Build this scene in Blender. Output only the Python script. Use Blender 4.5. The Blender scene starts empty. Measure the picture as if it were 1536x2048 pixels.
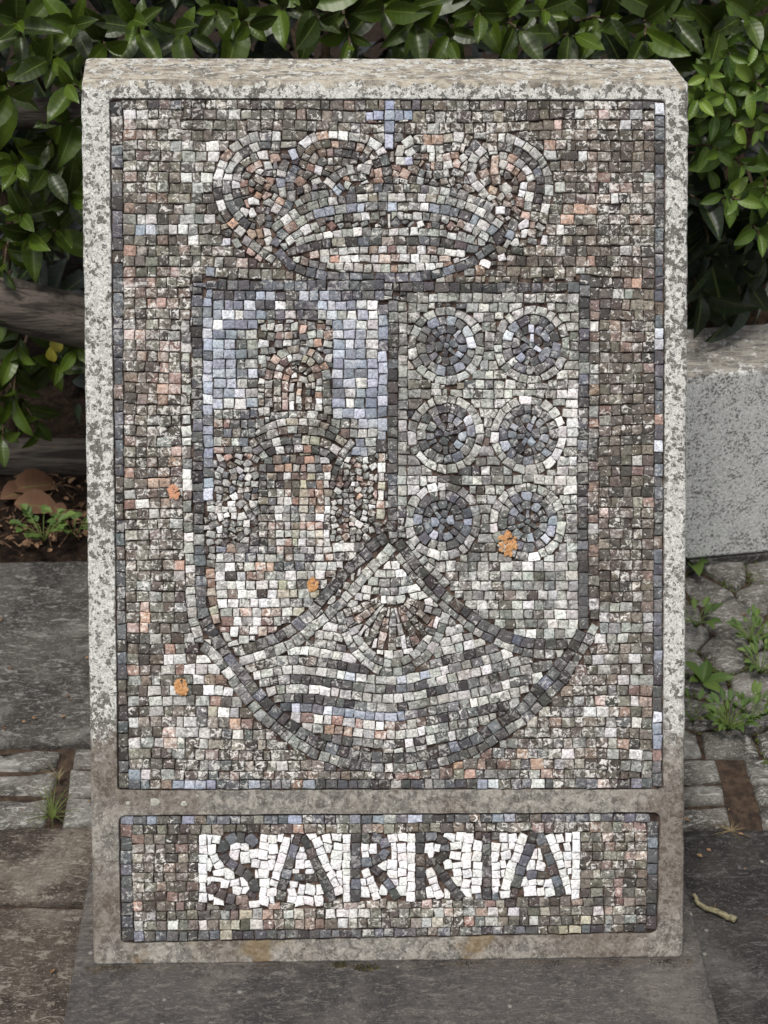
import bpy, bmesh, math, random
import numpy as np
from mathutils import Vector, Matrix, noise as mnoise
R = math.radians
rnd = random.Random(7)
SC = bpy.context.scene
COL = SC.collection

# ------------------------------------------------------------------ camera, sky, sun, exposure
CAM = np.array([-0.0554, -1.2901, 1.7184]); YAW, PITCH, ROLL = R(-1.7661), R(35.7257), R(-0.7236)
FPX = 3000.0
def rot(ax, a):
    c, s = math.cos(a), math.sin(a)
    return np.array({'x': [[1,0,0],[0,c,-s],[0,s,c]], 'y': [[c,0,s],[0,1,0],[-s,0,c]], 'z': [[c,-s,0],[s,c,0],[0,0,1]]}[ax])
TM = rot('z', YAW) @ rot('x', -PITCH) @ rot('y', ROLL)
cam = bpy.data.cameras.new('camera'); camo = bpy.data.objects.new('camera', cam); COL.objects.link(camo)
cam.sensor_fit = 'VERTICAL'; cam.sensor_height = 36; cam.lens = FPX/2048*36
cam.clip_start = .05; cam.clip_end = 400
m = Matrix.Identity(4)
for i in range(3):
    m[i][0] = TM[i,0]; m[i][1] = TM[i,2]; m[i][2] = -TM[i,1]; m[i][3] = CAM[i]
camo.matrix_world = m
cam.dof.use_dof = True; cam.dof.focus_distance = 1.95; cam.dof.aperture_fstop = 9
SC.camera = camo
SUN_EL, SUN_AZ = R(70), R(-35)           # high, from behind the photographer's left shoulder
w = bpy.data.worlds.new('World'); SC.world = w; w.use_nodes = True
nt = w.node_tree; nt.nodes.clear()
sky = nt.nodes.new('ShaderNodeTexSky'); sky.sky_type = 'NISHITA'; sky.sun_disc = False
sky.sun_elevation = SUN_EL; sky.sun_rotation = R(180) - SUN_AZ
sky.air_density = 1.0; sky.dust_density = 4.0; sky.ozone_density = 1.0
hs = nt.nodes.new('ShaderNodeHueSaturation'); hs.inputs['Saturation'].default_value = .25
bg = nt.nodes.new('ShaderNodeBackground'); bg.inputs['Strength'].default_value = .11
ow = nt.nodes.new('ShaderNodeOutputWorld')
nt.links.new(sky.outputs[0], hs.inputs['Color']); nt.links.new(hs.outputs[0], bg.inputs[0]); nt.links.new(bg.outputs[0], ow.inputs[0])
sl = bpy.data.lights.new('sun', 'SUN'); sl.energy = 1.4; sl.angle = R(14); sl.color = (1, .965, .92)
so = bpy.data.objects.new('sun', sl); COL.objects.link(so)
d = Vector((-math.sin(-SUN_AZ)*math.cos(SUN_EL), -math.cos(SUN_AZ)*math.cos(SUN_EL), math.sin(SUN_EL)))
so.rotation_euler = d.to_track_quat('Z', 'Y').to_euler()
SC.view_settings.view_transform = 'Standard'; SC.view_settings.look = 'None'
SC.view_settings.exposure = 0.63; SC.view_settings.gamma = 1
SC.cycles.use_denoising = True

# ------------------------------------------------------------------ geometry of the place
LEAN = R(32.8724); FH = 1.1794; H0 = .04           # face leans back; its length; height of the plinth top
AU = np.array([1.,0,0]); AV = np.array([0, math.sin(LEAN), math.cos(LEAN)]); AN = np.array([0, -math.cos(LEAN), math.sin(LEAN)])
ORG = np.array([0,0,H0])
def ray(px, py):
    q = np.array([(px-768)/FPX, 1, -(py-1024)/FPX]); return TM @ q
def face_uv(px, py, n=0.0):                         # measured point of the stele face -> (u, v)
    d = ray(px, py); t = ((ORG + AN*n - CAM) @ AN)/(d @ AN); p = CAM + d*t - ORG
    return float(p @ AU), float(p @ AV)
def on_z(px, py, z=0.0):
    d = ray(px, py); p = CAM + d*((z-CAM[2])/d[2]); return Vector(p)
def on_y(px, py, y):
    d = ray(px, py); p = CAM + d*((y-CAM[1])/d[1]); return Vector(p)
# homography photo -> face as a fast function
def uvh():
    src = [(200,200),(1350,200),(1350,1900),(200,1900)]
    A = []; b = []
    for (x,y) in src:
        u,v = face_uv(x,y)
        A.append([x,y,1,0,0,0,-u*x,-u*y]); b.append(u); A.append([0,0,0,x,y,1,-v*x,-v*y]); b.append(v)
    return np.linalg.solve(np.array(A), np.array(b))
HH = uvh()
def UV(x, y):
    k = HH[6]*x+HH[7]*y+1
    return ((HH[0]*x+HH[1]*y+HH[2])/k, (HH[3]*x+HH[4]*y+HH[5])/k)

# ------------------------------------------------------------------ object helpers
def tag(o, label=None, cat=None, group=None, kind=None):
    if label: o['label'] = label
    if cat: o['category'] = cat
    if group: o['group'] = group
    if kind: o['kind'] = kind
    return o
def empty(name, loc=(0,0,0), **k):
    o = bpy.data.objects.new(name, None); COL.objects.link(o); o.location = loc; o.empty_display_size = .05
    return tag(o, **k)
def link(name, me, mat=None, parent=None, **k):
    if mat is not None and not me.materials: me.materials.append(mat)
    o = bpy.data.objects.new(name, me); COL.objects.link(o)
    if parent is not None: o.parent = parent
    return tag(o, **k)
def mesh(name, vs, fs, cols=None, smooth=False):
    me = bpy.data.meshes.new(name); me.from_pydata([tuple(v) for v in vs], [], fs)
    if cols is not None:
        a = me.color_attributes.new('tint', 'FLOAT_COLOR', 'POINT')
        a.data.foreach_set('color', np.array(cols, dtype=np.float32).ravel())
    if smooth: me.polygons.foreach_set('use_smooth', [True]*len(me.polygons))
    me.update(); return me
def lin(c):
    return tuple(((x/255)/12.92 if x/255 <= .04045 else ((x/255+.055)/1.055)**2.4) for x in c[:3])

# ------------------------------------------------------------------ materials
class Mat:
    def __init__(s, name, rough=.85, spec=.3):
        s.m = bpy.data.materials.new(name); s.m.use_nodes = True; s.t = s.m.node_tree
        s.b = s.t.nodes['Principled BSDF']; s.b.inputs['Roughness'].default_value = rough
        s.b.inputs['Specular IOR Level'].default_value = spec
        s.co = s.n('TexCoord').outputs['Object']
    def n(s, typ, **k):
        x = s.t.nodes.new('ShaderNode'+typ)
        for a, v in k.items(): setattr(x, a, v)
        return x
    def set(s, sock, v):
        if hasattr(v, 'is_output') or isinstance(v, bpy.types.NodeSocket): s.t.links.new(v, sock)
        else: sock.default_value = v
    def noise(s, scale, detail=6, rough=.6, dist=0, co=None, stretch=None):
        x = s.n('TexNoise'); s.set(x.inputs['Vector'], s.map(stretch, co) if stretch else (co or s.co))
        x.inputs['Scale'].default_value = scale; x.inputs['Detail'].default_value = detail
        x.inputs['Roughness'].default_value = rough; x.inputs['Distortion'].default_value = dist
        return x.outputs['Fac']
    def map(s, stretch, co=None):
        x = s.n('Mapping'); s.set(x.inputs[0], co or s.co); x.inputs['Scale'].default_value = stretch; return x.outputs[0]
    def voro(s, scale, feature='F1', co=None, rand=1):
        x = s.n('TexVoronoi', feature=feature); s.set(x.inputs['Vector'], co or s.co); x.inputs['Scale'].default_value = scale
        x.inputs['Randomness'].default_value = rand
        return x.outputs['Distance']
    def ramp(s, f, a, b, lo=0., hi=1.):
        x = s.n('MapRange'); s.set(x.inputs[0], f); x.inputs[1].default_value = a; x.inputs[2].default_value = b
        x.inputs[3].default_value = lo; x.inputs[4].default_value = hi; x.interpolation_type = 'SMOOTHSTEP'; return x.outputs[0]
    def math(s, op, a, b=0.):
        x = s.n('Math', operation=op); s.set(x.inputs[0], a); s.set(x.inputs[1], b); return x.outputs[0]
    def mix(s, f, a, b, mode='MIX'):
        x = s.n('Mix', data_type='RGBA', blend_type=mode)
        s.set(x.inputs[0], f)
        s.set(x.inputs[6], a if not isinstance(a, tuple) else lin(a)+(1,)); s.set(x.inputs[7], b if not isinstance(b, tuple) else lin(b)+(1,))
        return x.outputs[2]
    def sep(s, co=None):
        x = s.n('SeparateXYZ'); s.set(x.inputs[0], co or s.co); return x.outputs
    def color(s, c): s.set(s.b.inputs['Base Color'], c if not isinstance(c, tuple) else lin(c)+(1,))
    def bump(s, h, dist, strength=1.0, prev=None):
        x = s.n('Bump'); x.inputs['Distance'].default_value = dist; x.inputs['Strength'].default_value = strength
        s.set(x.inputs['Height'], h)
        if prev is not None: s.set(x.inputs['Normal'], prev)
        s.set(s.b.inputs['Normal'], x.outputs[0]); return x.outputs[0]

def tile_mat():
    M = Mat('tessera_stone', .8, .35)
    at = M.n('VertexColor', layer_name='tint')
    dirt = at.outputs['Alpha']; c = at.outputs['Color']
    n1 = M.noise(125, 4, .64, .7); n2 = M.noise(330, 3, .65); n3 = M.noise(30, 5, .65, .8)
    zone = M.ramp(M.noise(9, 4, .6, .5), .38, .62, .045, -.055)
    dk = M.mix(.85, c, (48, 44, 41))
    f = M.math('MULTIPLY', M.ramp(n1, .515, .58), M.math('MULTIPLY', dirt, .78))
    c1 = M.mix(f, c, dk)
    lt = M.mix(.85, c, (236, 233, 226))
    f = M.math('MULTIPLY', M.ramp(M.math('ADD', M.noise(135, 4, .66, .9, stretch=(1,1,1.2)), zone), .535, .585), M.math('MULTIPLY', dirt, .85))
    c2 = M.mix(f, c1, lt)
    c3 = M.mix(M.math('MULTIPLY', M.ramp(n3, .54, .62), M.math('MULTIPLY', dirt, .6)), c2, (78, 70, 62))
    c4 = M.mix(M.ramp(n2, .4, .65, .0, .4), c3, (36, 33, 31))
    M.color(c4)
    b = M.bump(n1, .0016, .9); M.bump(n2, .0005, 1, b)
    return M.m
def granite(name, light, dark, blotch, cover, low=None, fs=1.0, cap=None, capc=((176,166,148), (112,104,92))):
    M = Mat(name, .85, .3)
    sp = M.noise(200*fs, 5, .8, 1.0); sp2 = M.noise(430*fs, 3, .8); bl = M.noise(88*fs, 3, .55, .35); bl2 = M.noise(88*fs*.9, 5, .7, 2.5)
    c = M.mix(M.ramp(sp, .40, .58), light, tuple(x*.76 for x in light))
    c = M.mix(M.ramp(bl2, .52, .60, 0, .5), c, (214, 213, 207))
    area = M.noise(5, 3, .5)
    wv = M.n('Mix', data_type='VECTOR'); nn = M.n('TexNoise'); nn.inputs['Scale'].default_value = 150; nn.inputs['Detail'].default_value = 4; M.set(nn.inputs['Vector'], M.co)
    ad = M.n('VectorMath', operation='MULTIPLY_ADD'); M.set(ad.inputs[0], nn.outputs['Color']); ad.inputs[1].default_value = (.014,)*3; M.set(ad.inputs[2], M.co)
    spot = M.ramp(M.math('ADD', M.voro(118*fs, co=ad.outputs[0]), M.ramp(M.noise(23, 5, .7), .3, .62, .12, -.2)), .30, .24)
    k = M.math('ADD', bl, M.ramp(area, .35, .65, -.05, .045))
    c = M.mix(M.ramp(k, cover, cover+.035, 0, .9), c, M.mix(M.ramp(sp2, .4, .6), dark, blotch))
    c = M.mix(M.math('MULTIPLY', spot, M.ramp(M.noise(260*fs, 3, .7), .36, .5, .3, .92)), c, M.mix(M.ramp(sp2, .4, .6), (112, 109, 102), (72, 69, 65)))
    c = M.mix(M.ramp(sp2, .55, .64, 0, .75), c, (62, 60, 58))
    c = M.mix(M.ramp(M.noise(300*fs, 4, .75, 1), .57, .64, 0, .75), c, (234, 233, 228))
    if low:                                   # soil-stained foot of the stone
        z = M.sep()[2]
        n = M.math('ADD', M.ramp(z, low[0], low[1], 1, 0), M.ramp(M.noise(20, 6, .7), .3, .7, -.3, .3))
        st = M.mix(M.ramp(M.noise(70, 6, .72, .6), .42, .6), (82, 77, 70), (142, 136, 126))
        st = M.mix(M.ramp(M.noise(240, 4, .75), .55, .64, 0, .5), st, (196, 192, 182))
        st = M.mix(M.ramp(M.noise(5.5, 3, .55), .46, .6, 0, .6), st, (84, 68, 56))
        c = M.mix(M.ramp(n, .35, .7, 0, .85), c, st)
        n2 = M.math('MULTIPLY', M.ramp(z, .06, .02), M.ramp(M.noise(14, 3, .5), .56, .68))
        c = M.mix(M.math('MULTIPLY', n2, .6), c, (118, 96, 58))
    if cap:                                   # weathered top face
        z = M.sep()[2]
        st = M.mix(M.ramp(M.noise(50, 6, .7, .6, stretch=(.5,1.6,1)), .42, .6), *capc)
        c = M.mix(M.ramp(M.math('ADD', z, M.ramp(M.noise(60, 4, .6), .3, .7, -.006, .006)), cap-.010, cap-.004, 0, .82), c, st)
    M.color(c)
    b = M.bump(sp, .0016, .8); M.bump(bl, .002, .5, b)
    return M.m
def paving_mat(name, a, b_, streak=(150,145,136), amt=.6):
    M = Mat(name, .85, .3)
    n = M.noise(9, 6, .65, .4); c = M.mix(M.ramp(n, .38, .6), a, b_); c = M.mix(M.ramp(M.noise(4, 6, .7, 1.0), .5, .66, 0, .5), c, streak)
    st = M.noise(60, 6, .75, 1.4, stretch=(.55,1.5,1)); c = M.mix(M.ramp(st, .52, .62, 0, amt), c, streak)
    s2 = M.noise(190, 5, .8, 1.5, stretch=(.6,1.2,1)); c = M.mix(M.ramp(s2, .54, .62, 0, .6), c, tuple(min(255, x*1.1) for x in streak))
    c = M.mix(M.ramp(M.noise(130, 4, .7), .55, .66, 0, .55), c, (48, 43, 39))
    c = M.mix(M.ramp(M.voro(26), .09, .06, 0, .45), c, (168, 165, 155))
    M.color(c); b = M.bump(M.noise(16, 6, .65), .012, .6); b = M.bump(st, .006, .8, b); M.bump(s2, .0016, .8, b)
    return M.m
def soil_mat():
    M = Mat('soil', .95, .1)
    c = M.mix(M.ramp(M.noise(60, 6, .7), .35, .65), (20, 16, 13), (50, 39, 31))
    c = M.mix(M.ramp(M.noise(160, 4, .8, 1), .58, .68, 0, .7), c, (112, 90, 68)); M.color(c)
    M.bump(M.noise(90, 6, .7), .01, 1); return M.m
def mortar_mat():
    M = Mat('mortar', .95, .1)
    c = M.mix(M.ramp(M.noise(90, 5, .7), .4, .65), (52, 43, 39), (104, 87, 77)); M.color(c)
    M.bump(M.noise(300, 4, .7), .002, 1); return M.m
def log_mat():
    M = Mat('weathered_wood', .85, .2)
    g = M.noise(40, 7, .7, .8, stretch=(.16,1.4,1.4)); g2 = M.noise(170, 5, .75, .4, stretch=(.08,1.2,1.2))
    c = M.mix(M.ramp(g, .35, .65), (46, 41, 37), (98, 90, 82))
    c = M.mix(M.ramp(g2, .54, .66, 0, .7), c, (28, 24, 21)); c = M.mix(M.ramp(M.noise(30, 4, .6), .6, .7, 0, .4), c, (88, 94, 78))
    M.color(c); b = M.bump(g2, .004, .9); M.bump(g, .006, .7, b); return M.m
def leaf_mat(name, a, b_, c_, rough=.38, trans=True):
    M = Mat(name, rough, .32)
    oi = M.n('ObjectInfo').outputs['Random']; gm = M.n('NewGeometry')
    uv = M.n('UVMap'); xyz = M.n('SeparateXYZ'); M.set(xyz.inputs[0], uv.outputs[0])
    r = M.math('FRACT', M.math('ADD', oi, gm.outputs['Random Per Island']))
    c = M.mix(M.ramp(r, 0, 1), a, b_); c = M.mix(M.ramp(M.math('FRACT', M.math('MULTIPLY', r, 7.3)), .55, 1, 0, .8), c, c_)
    across = M.math('ABSOLUTE', xyz.outputs[0])
    c = M.mix(M.ramp(across, .0, .05, .4, 0), c, (120, 136, 70))          # midrib
    vein = M.math('SINE', M.math('MULTIPLY', M.math('SUBTRACT', xyz.outputs[1], M.math('MULTIPLY', across, .16)), 50))
    c = M.mix(M.ramp(vein, .8, 1, 0, .05), c, (120, 140, 70))
    c = M.mix(M.ramp(M.noise(60, 4, .7), .52, .72, 0, .4), c, (30, 44, 22))
    M.color(c); M.bump(vein, .00025, .3)
    return M.m
def plain(name, a, b_, sc=60, rough=.8, bump=.002):
    M = Mat(name, rough, .3); n = M.noise(sc, 5, .7); M.color(M.mix(M.ramp(n, .35, .65), a, b_)); M.bump(n, bump, .8); return M.m

KZ = .405
MT = tile_mat()
MG = granite('lichened_granite', (208,207,199), (98,95,88), (68,64,60), .555, low=(.17,.36), cap=1.1794*math.cos(LEAN))
MK = granite('kerb_granite', (240,240,236), (150,148,142), (92,90,86), .68, fs=1.45, cap=KZ, capc=((74,67,59), (140,133,120)))
MPL = paving_mat('plinth_stone', (58,55,54), (80,76,73), (120,114,107), .55)
MD = paving_mat('dark_paving', (48,45,42), (78,74,69), (140,138,133), .75)
MD2 = paving_mat('dark_slab', (38,36,35), (58,55,52), (104,102,98), .5)
MBr = paving_mat('brown_paving', (50,43,37), (84,75,66), (146,138,127), .75)
MC = paving_mat('cobble_stone', (74,71,66), (112,108,101), (176,174,168), .85)
MJ = plain('joint_earth', (40,32,26), (74,60,48), 70, .95, .004)
MS = soil_mat(); MM = mortar_mat(); MW = log_mat()

# ------------------------------------------------------------------ large structure: soil, paving
def box_stone(poly, z0, z1, bev=.006, jit=.002, res=.03, wob=0.0015):
    """one stone: outline in plan, rounded arris, slightly uneven top"""
    pts = []
    n = len(poly)
    for i in range(n):
        a, b = poly[i], poly[(i+1) % n]; L = math.dist(a, b); k = max(1, int(L/res))
        for j in range(k):
            t = j/k; pts.append((a[0]+(b[0]-a[0])*t+rnd.uniform(-jit, jit), a[1]+(b[1]-a[1])*t+rnd.uniform(-jit, jit)))
    cx = sum(p[0] for p in pts)/len(pts); cy = sum(p[1] for p in pts)/len(pts)
    def nz(x, y): return mnoise.noise(Vector((x*14, y*14, z1*7+.3)))*wob*2 + mnoise.noise(Vector((x*50, y*50, 1)))*wob
    vs = []; fs = []; m_ = len(pts)
    rings = [(0, z0), (0, z1-bev), (bev*.35, z1-bev*.3), (bev*1.1, z1)]
    for (ins, z) in rings:
        for (x, y) in pts:
            dd = math.hypot(x-cx, y-cy) or 1; k = max(0, 1-ins/dd)
            X, Y = cx+(x-cx)*k, cy+(y-cy)*k
            vs.append((X, Y, z + (nz(X, Y) if z > z0 else 0)))
    for f in (.75, .45, .2):
        for (x, y) in pts:
            X, Y = cx+(x-cx)*f, cy+(y-cy)*f; vs.append((X, Y, z1+nz(X, Y)+wob*.8*(1-f)))
    R_ = len(rings)+3
    for r_ in range(R_-1):
        for i in range(m_):
            j = (i+1) % m_; fs.append((r_*m_+i, r_*m_+j, (r_+1)*m_+j, (r_+1)*m_+i))
    vs.append((cx, cy, z1+nz(cx, cy)+wob)); c = len(vs)-1
    for i in range(m_): fs.append(((R_-1)*m_+i, (R_-1)*m_+(i+1) % m_, c))
    return mesh('stone', vs, fs, smooth=True)
def clip(poly, a, b, c):                 # keep a*x+b*y<=c
    out = []
    for i in range(len(poly)):
        p, q = poly[i], poly[(i+1) % len(poly)]
        dp, dq = a*p[0]+b*p[1]-c, a*q[0]+b*q[1]-c
        if dp <= 0: out.append(p)
        if (dp < 0 < dq) or (dq < 0 < dp):
            t = dp/(dp-dq); out.append((p[0]+(q[0]-p[0])*t, p[1]+(q[1]-p[1])*t))
    return out
def area(p): return abs(sum(p[i][0]*p[(i+1) % len(p)][1]-p[(i+1) % len(p)][0]*p[i][1] for i in range(len(p))))/2

def GY(py, px=80): return on_z(px, py).y
gs = 60
soil_me = []
ground = link('ground', mesh('ground', [(-gs,-gs,-.03),(gs,-gs,-.03),(gs,gs,-.03),(-gs,gs,-.03)], [(0,1,2,3)]), MS, kind='structure')
# uneven soil bed under the hedge
yb = GY(1120)
nx, ny = 120, 60; vs = []; fs = []
for j in range(ny+1):
    for i in range(nx+1):
        x = -1.6+3.2*i/nx; y = yb-.03+1.9*j/ny
        z = -.005+.022*mnoise.fractal(Vector((x*7, y*7, 0)), 1, 2, 4)+.02*min(1, j/6)-(.03 if j == 0 else 0)
        vs.append((x, y, z))
for j in range(ny):
    for i in range(nx):
        a = j*(nx+1)+i; fs.append((a, a+1, a+nx+2, a+nx+1))
link('soil_bed', mesh('soil_bed', vs, fs, smooth=True), MS, kind='structure')

pave = empty('pavement'); tag(pave, kind='structure')
def slab(poly, mat, name='paving_slab', z1=0.0, **k): return link(name, box_stone(poly, -.06, z1, **k), mat, pave)
g = .004
y1, y2, y3, y4 = GY(1492), GY(1650), GY(1808), -1.6
def rect(x0, x1, ya, yb_): return [(x0+g, ya+g), (x1-g, ya+g), (x1-g, yb_-g), (x0+g, yb_-g)]
link('joint_fill', mesh('joint_fill', [(-1.8,-1.7,-.011),(1.85,-1.7,-.011),(1.85,1.03,-.011),(.36,1.03,-.011),(.02,yb,-.011),(-1.8,yb,-.011)], [(0,1,2,3,4,5)]), MJ, pave)
# long dark slabs on one side, behind the stele
slab(rect(-1.75, -.02, y1, yb), MD); 
# wedge slabs in the foreground
for (x0, x1) in ((-1.75, -.95), (-.95, -.30), (-.30, .34)): slab(rect(x0, x1, y3, y2), MBr)
for (x0, x1) in ((-1.75, -.80), (-.80, -.05), (-.05, .36)): slab(rect(x0, x1, y4, y3), MBr)
ye = on_z(1450, 1655).y
for (ya, yb_) in ((y4, -.35), (-.35, ye)):
    for (x0, x1) in ((.36, 1.06), (1.06, 1.8)): slab(rect(x0, x1, ya, yb_), MD2)
# little setts between the slabs
xx = on_z(118, 1580).x
rows = [GY(1492), GY(1535), GY(1590), GY(1650)]
for r_ in range(3):
    x = xx-.006-.001*r_
    while x > -1.7:
        L = rnd.uniform(.11, .17); slab(rect(x-L, x, rows[r_+1], rows[r_]), MC, 'cobblestone', z1=-.003+rnd.uniform(-.003, .002), bev=.007, wob=.0035, jit=.007); x -= L+.003
    x = xx+.006+.003*r_
    while x < .3:
        L = rnd.uniform(.10, .16); slab(rect(x, x+L, rows[r_+1], rows[r_]), MC, 'cobblestone', z1=-.003+rnd.uniform(-.003, .002), bev=.007, wob=.002, jit=.004); x += L+.003
# irregular cobbles beyond the dark slab
yk = on_z(1450, 1565).y; yk2 = on_z(1450, 1512).y; yk3 = on_z(1450, 1608).y
gapx0, gapx1 = on_z(1452, 1580).x, on_z(1506, 1580).x
for (ya, yb_) in ((ye, yk3), (yk3, yk), (yk, yk2)):
    x = .02
    while x < gapx0-.05:
        L = min(rnd.uniform(.15, .2), gapx0-x)
        if gapx0-(x+L) < .06: L = gapx0-x
        slab(rect(x, x+L, ya, yb_), MC, 'cobblestone', z1=-.002, bev=.007, wob=.002, jit=.004); x += L
    x = gapx1
    while x < 1.7:
        L = rnd.uniform(.12, .2); slab(rect(x, x+L, ya, yb_), MC, 'cobblestone', z1=-.002, bev=.007, wob=.002, jit=.004); x += L
seeds = []
yy = yk2; ry = 0
yend = 1.02
sp = .066
while yy < yend+.1:
    x = -.05+rnd.uniform(0, .05)
    while x < 1.65:
        seeds.append((x+rnd.uniform(-.016, .016), yy+rnd.uniform(-.016, .016)+.033)); x += rnd.uniform(.075, .115)
    yy += sp
for i, s_ in enumerate(seeds):
    poly = [(s_[0]-.12, s_[1]-.12), (s_[0]+.12, s_[1]-.12), (s_[0]+.12, s_[1]+.12), (s_[0]-.12, s_[1]+.12)]
    for j, t_ in enumerate(seeds):
        if i == j or math.dist(s_, t_) > .3: continue
        a, b = t_[0]-s_[0], t_[1]-s_[1]; mx, my = (s_[0]+t_[0])/2, (s_[1]+t_[1])/2; L = math.hypot(a, b)
        poly = clip(poly, a/L, b/L, (a*mx+b*my)/L-.004)
        if len(poly) < 3: break
    if len(poly) < 3: continue
    poly = clip(poly, 0, -1, -(yk2+.003)); poly = clip(poly, 0, 1, yend) if poly else poly
    if len(poly) < 3 or area(poly) < .0008: continue
    slab(poly, MC, 'cobblestone', z1=rnd.uniform(-.006, .003), bev=.008, wob=.004, jit=.003, res=.025)

# low granite block behind, slightly turned
kb0, kb1 = on_z(1380, 1120, .02), on_z(1536, 1106, .02)
dirk = (kb1-kb0); dirk.z = 0; dirk.normalize(); nrm = Vector((-dirk.y, dirk.x, 0))
kb_e = empty('granite_block', kb0, label='low grey speckled granite block on the cobbles behind the mosaic, green leaves above it', cat='stone block')
def solid(prof_len, depth, z0, z1, bev, mat, name, parent, o0=-0.5, ztop2=None):
    bm = bmesh.new()
    vs_ = []
    for (a, b, z) in [(o0,0,z0),(prof_len,0,z0),(prof_len,depth,z0),(o0,depth,z0),(o0,0,z1),(prof_len,0,z1),(prof_len,depth,z1),(o0,depth,z1)]:
        p = dirk*a+nrm*b; vs_.append(bm.verts.new((p.x, p.y, z)))
    for f in [(3,2,1,0),(4,5,6,7),(0,1,5,4),(1,2,6,5),(2,3,7,6),(3,0,4,7)]: bm.faces.new([vs_[i] for i in f])
    bmesh.ops.bevel(bm, geom=bm.edges[:], offset=bev, segments=3, affect='EDGES', profile=.5)
    me = bpy.data.meshes.new(name); bm.to_mesh(me); bm.free(); return link(name, me, mat, parent)
# top arris height from the photo: the front arris is at pixel y 750
rr = ray(1380, 750); P0 = Vector(CAM); nn = nrm
tt = (kb0-P0).dot(nn)/Vector(rr).dot(nn); ztop = (P0+Vector(rr)*tt).z
rb = ray(1380, 655); tb = (ztop-CAM[2])/rb[2]; back = (P0+Vector(rb)*tb-kb0).dot(nn)
solid(1.4, back, 0.0, ztop-.02, .008, MK, 'block_body', kb_e, o0=-.45)
solid(1.4, .03, -.035, -.001, .004, MD, 'foot_strip', kb_e, o0=-.45)

# ------------------------------------------------------------------ plinth
xL = on_z(147, 1925, H0).x; xR = on_z(1410, 1925, H0).x; yB = on_z(172, 1655, H0).y
link('plinth_slab', box_stone([(xL, -.62), (xR, -.62), (xR, yB+.75), (xL, yB+.75)], 0, H0, bev=.004, jit=.001, res=.02, wob=.0006), MPL,
     label='flat dark grey stone plinth slab under the mosaic stele', cat='plinth')

# ------------------------------------------------------------------ the stele: granite slab with two sunk panels
stele = empty('mosaic_stele', (0,0,H0), label='leaning granite stele with a mosaic coat of arms and the word SARRIA', cat='stele')
def F(u, v, n): return AU*u+AV*v+AN*n        # relative to the stele's Empty
def dense(poly, step=.008, jit=.0):
    out = []
    for i in range(len(poly)):
        a, b = poly[i], poly[(i+1) % len(poly)]; k = max(1, int(math.dist(a, b)/step))
        for j in range(k): out.append((a[0]+(b[0]-a[0])*j/k, a[1]+(b[1]-a[1])*j/k))
    if jit:
        out = [(p[0]+jit*mnoise.noise(Vector((p[0]*40, p[1]*40, 0))), p[1]+jit*mnoise.noise(Vector((p[0]*40, p[1]*40, 9)))) for p in out]
    return out
def rounded(cs, r):
    out = []
    n = len(cs)
    for i in range(n):
        p, a, b = Vector(cs[i]), Vector(cs[i-1]), Vector(cs[(i+1) % n])
        d1, d2 = (a-p).normalized(), (b-p).normalized()
        for k in range(5):
            t = k/4; q = (p+d1*r)*(1-t)**2+p*2*t*(1-t)+(p+d2*r)*t**2; out.append((q.x, q.y))
    return out
PAN = [(217,195),(1333,198),(1328,1581),(234,1583)]
NAM = [(236,1630),(1321,1624),(1317,1868),(240,1889)]
hole1 = dense(rounded([UV(*p) for p in reversed(PAN)], .006), .008, .0009)
hole2 = dense(rounded([UV(*p) for p in reversed(NAM)], .010), .008, .0012)
u0, u1 = -.4, .4
outer = [(u0, 0), (u1, 0), (u1, FH), (u0, FH)]
def inset(k): return dense(rounded([(u0+k, k*.6), (u1-k, k*.6), (u1-k, FH-k), (u0+k, FH-k)], max(.003, .012-k)), .01, .0012)
bm = bmesh.new()
def ring(pts, n): return [bm.verts.new(F(p[0], p[1], n)) for p in pts]
def bridge(a, b):
    n = len(a)
    for i in range(n): bm.faces.new((a[i], a[(i+1) % n], b[(i+1) % n], b[i]))
o_pts = inset(.006)
def shrink(pts, k):      # push outward from the face's centre lines
    return [(p[0]+(k if p[0] > 0 else -k)*min(1, max(0, (abs(p[0])-.36)/.034)), p[1]+(k if p[1] > FH/2 else -k*.5)*min(1, max(0, (abs(p[1]-FH/2)-FH/2+.04)/.034))) for p in pts]
ra = ring(o_pts, 0); rb_ = ring(shrink(o_pts, .0035), -.0012); rc = ring(shrink(o_pts, .0055), -.004); rd = ring(shrink(o_pts, .006), -.009)
e = []
for r_ in (ra,):
    for i in range(len(r_)): e.append(bm.edges.new((r_[i], r_[(i+1) % len(r_)])))
for hp in (hole1, hole2):
    h0 = ring(hp, 0); 
    for i in range(len(h0)): e.append(bm.edges.new((h0[i], h0[(i+1) % len(h0)])))
    cx = sum(p[0] for p in hp)/len(hp); cy = sum(p[1] for p in hp)/len(hp)
    def inn(k): return [(p[0]-k*(1 if p[0] > cx else -1)*(abs(p[0]-cx) > .3), p[1]-k*(1 if p[1] > cy else -1)*(abs(p[1]-cy) > (.07 if hp is hole2 else .4))) for p in hp]
    h1 = ring(inn(.0008), -.0015); h2 = ring(inn(.001), -.014); bridge(h0, h1); bridge(h1, h2)
bmesh.ops.triangle_fill(bm, edges=e, use_beauty=True)
bridge(rb_, ra); bridge(rc, rb_); bridge(rd, rc)
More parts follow.
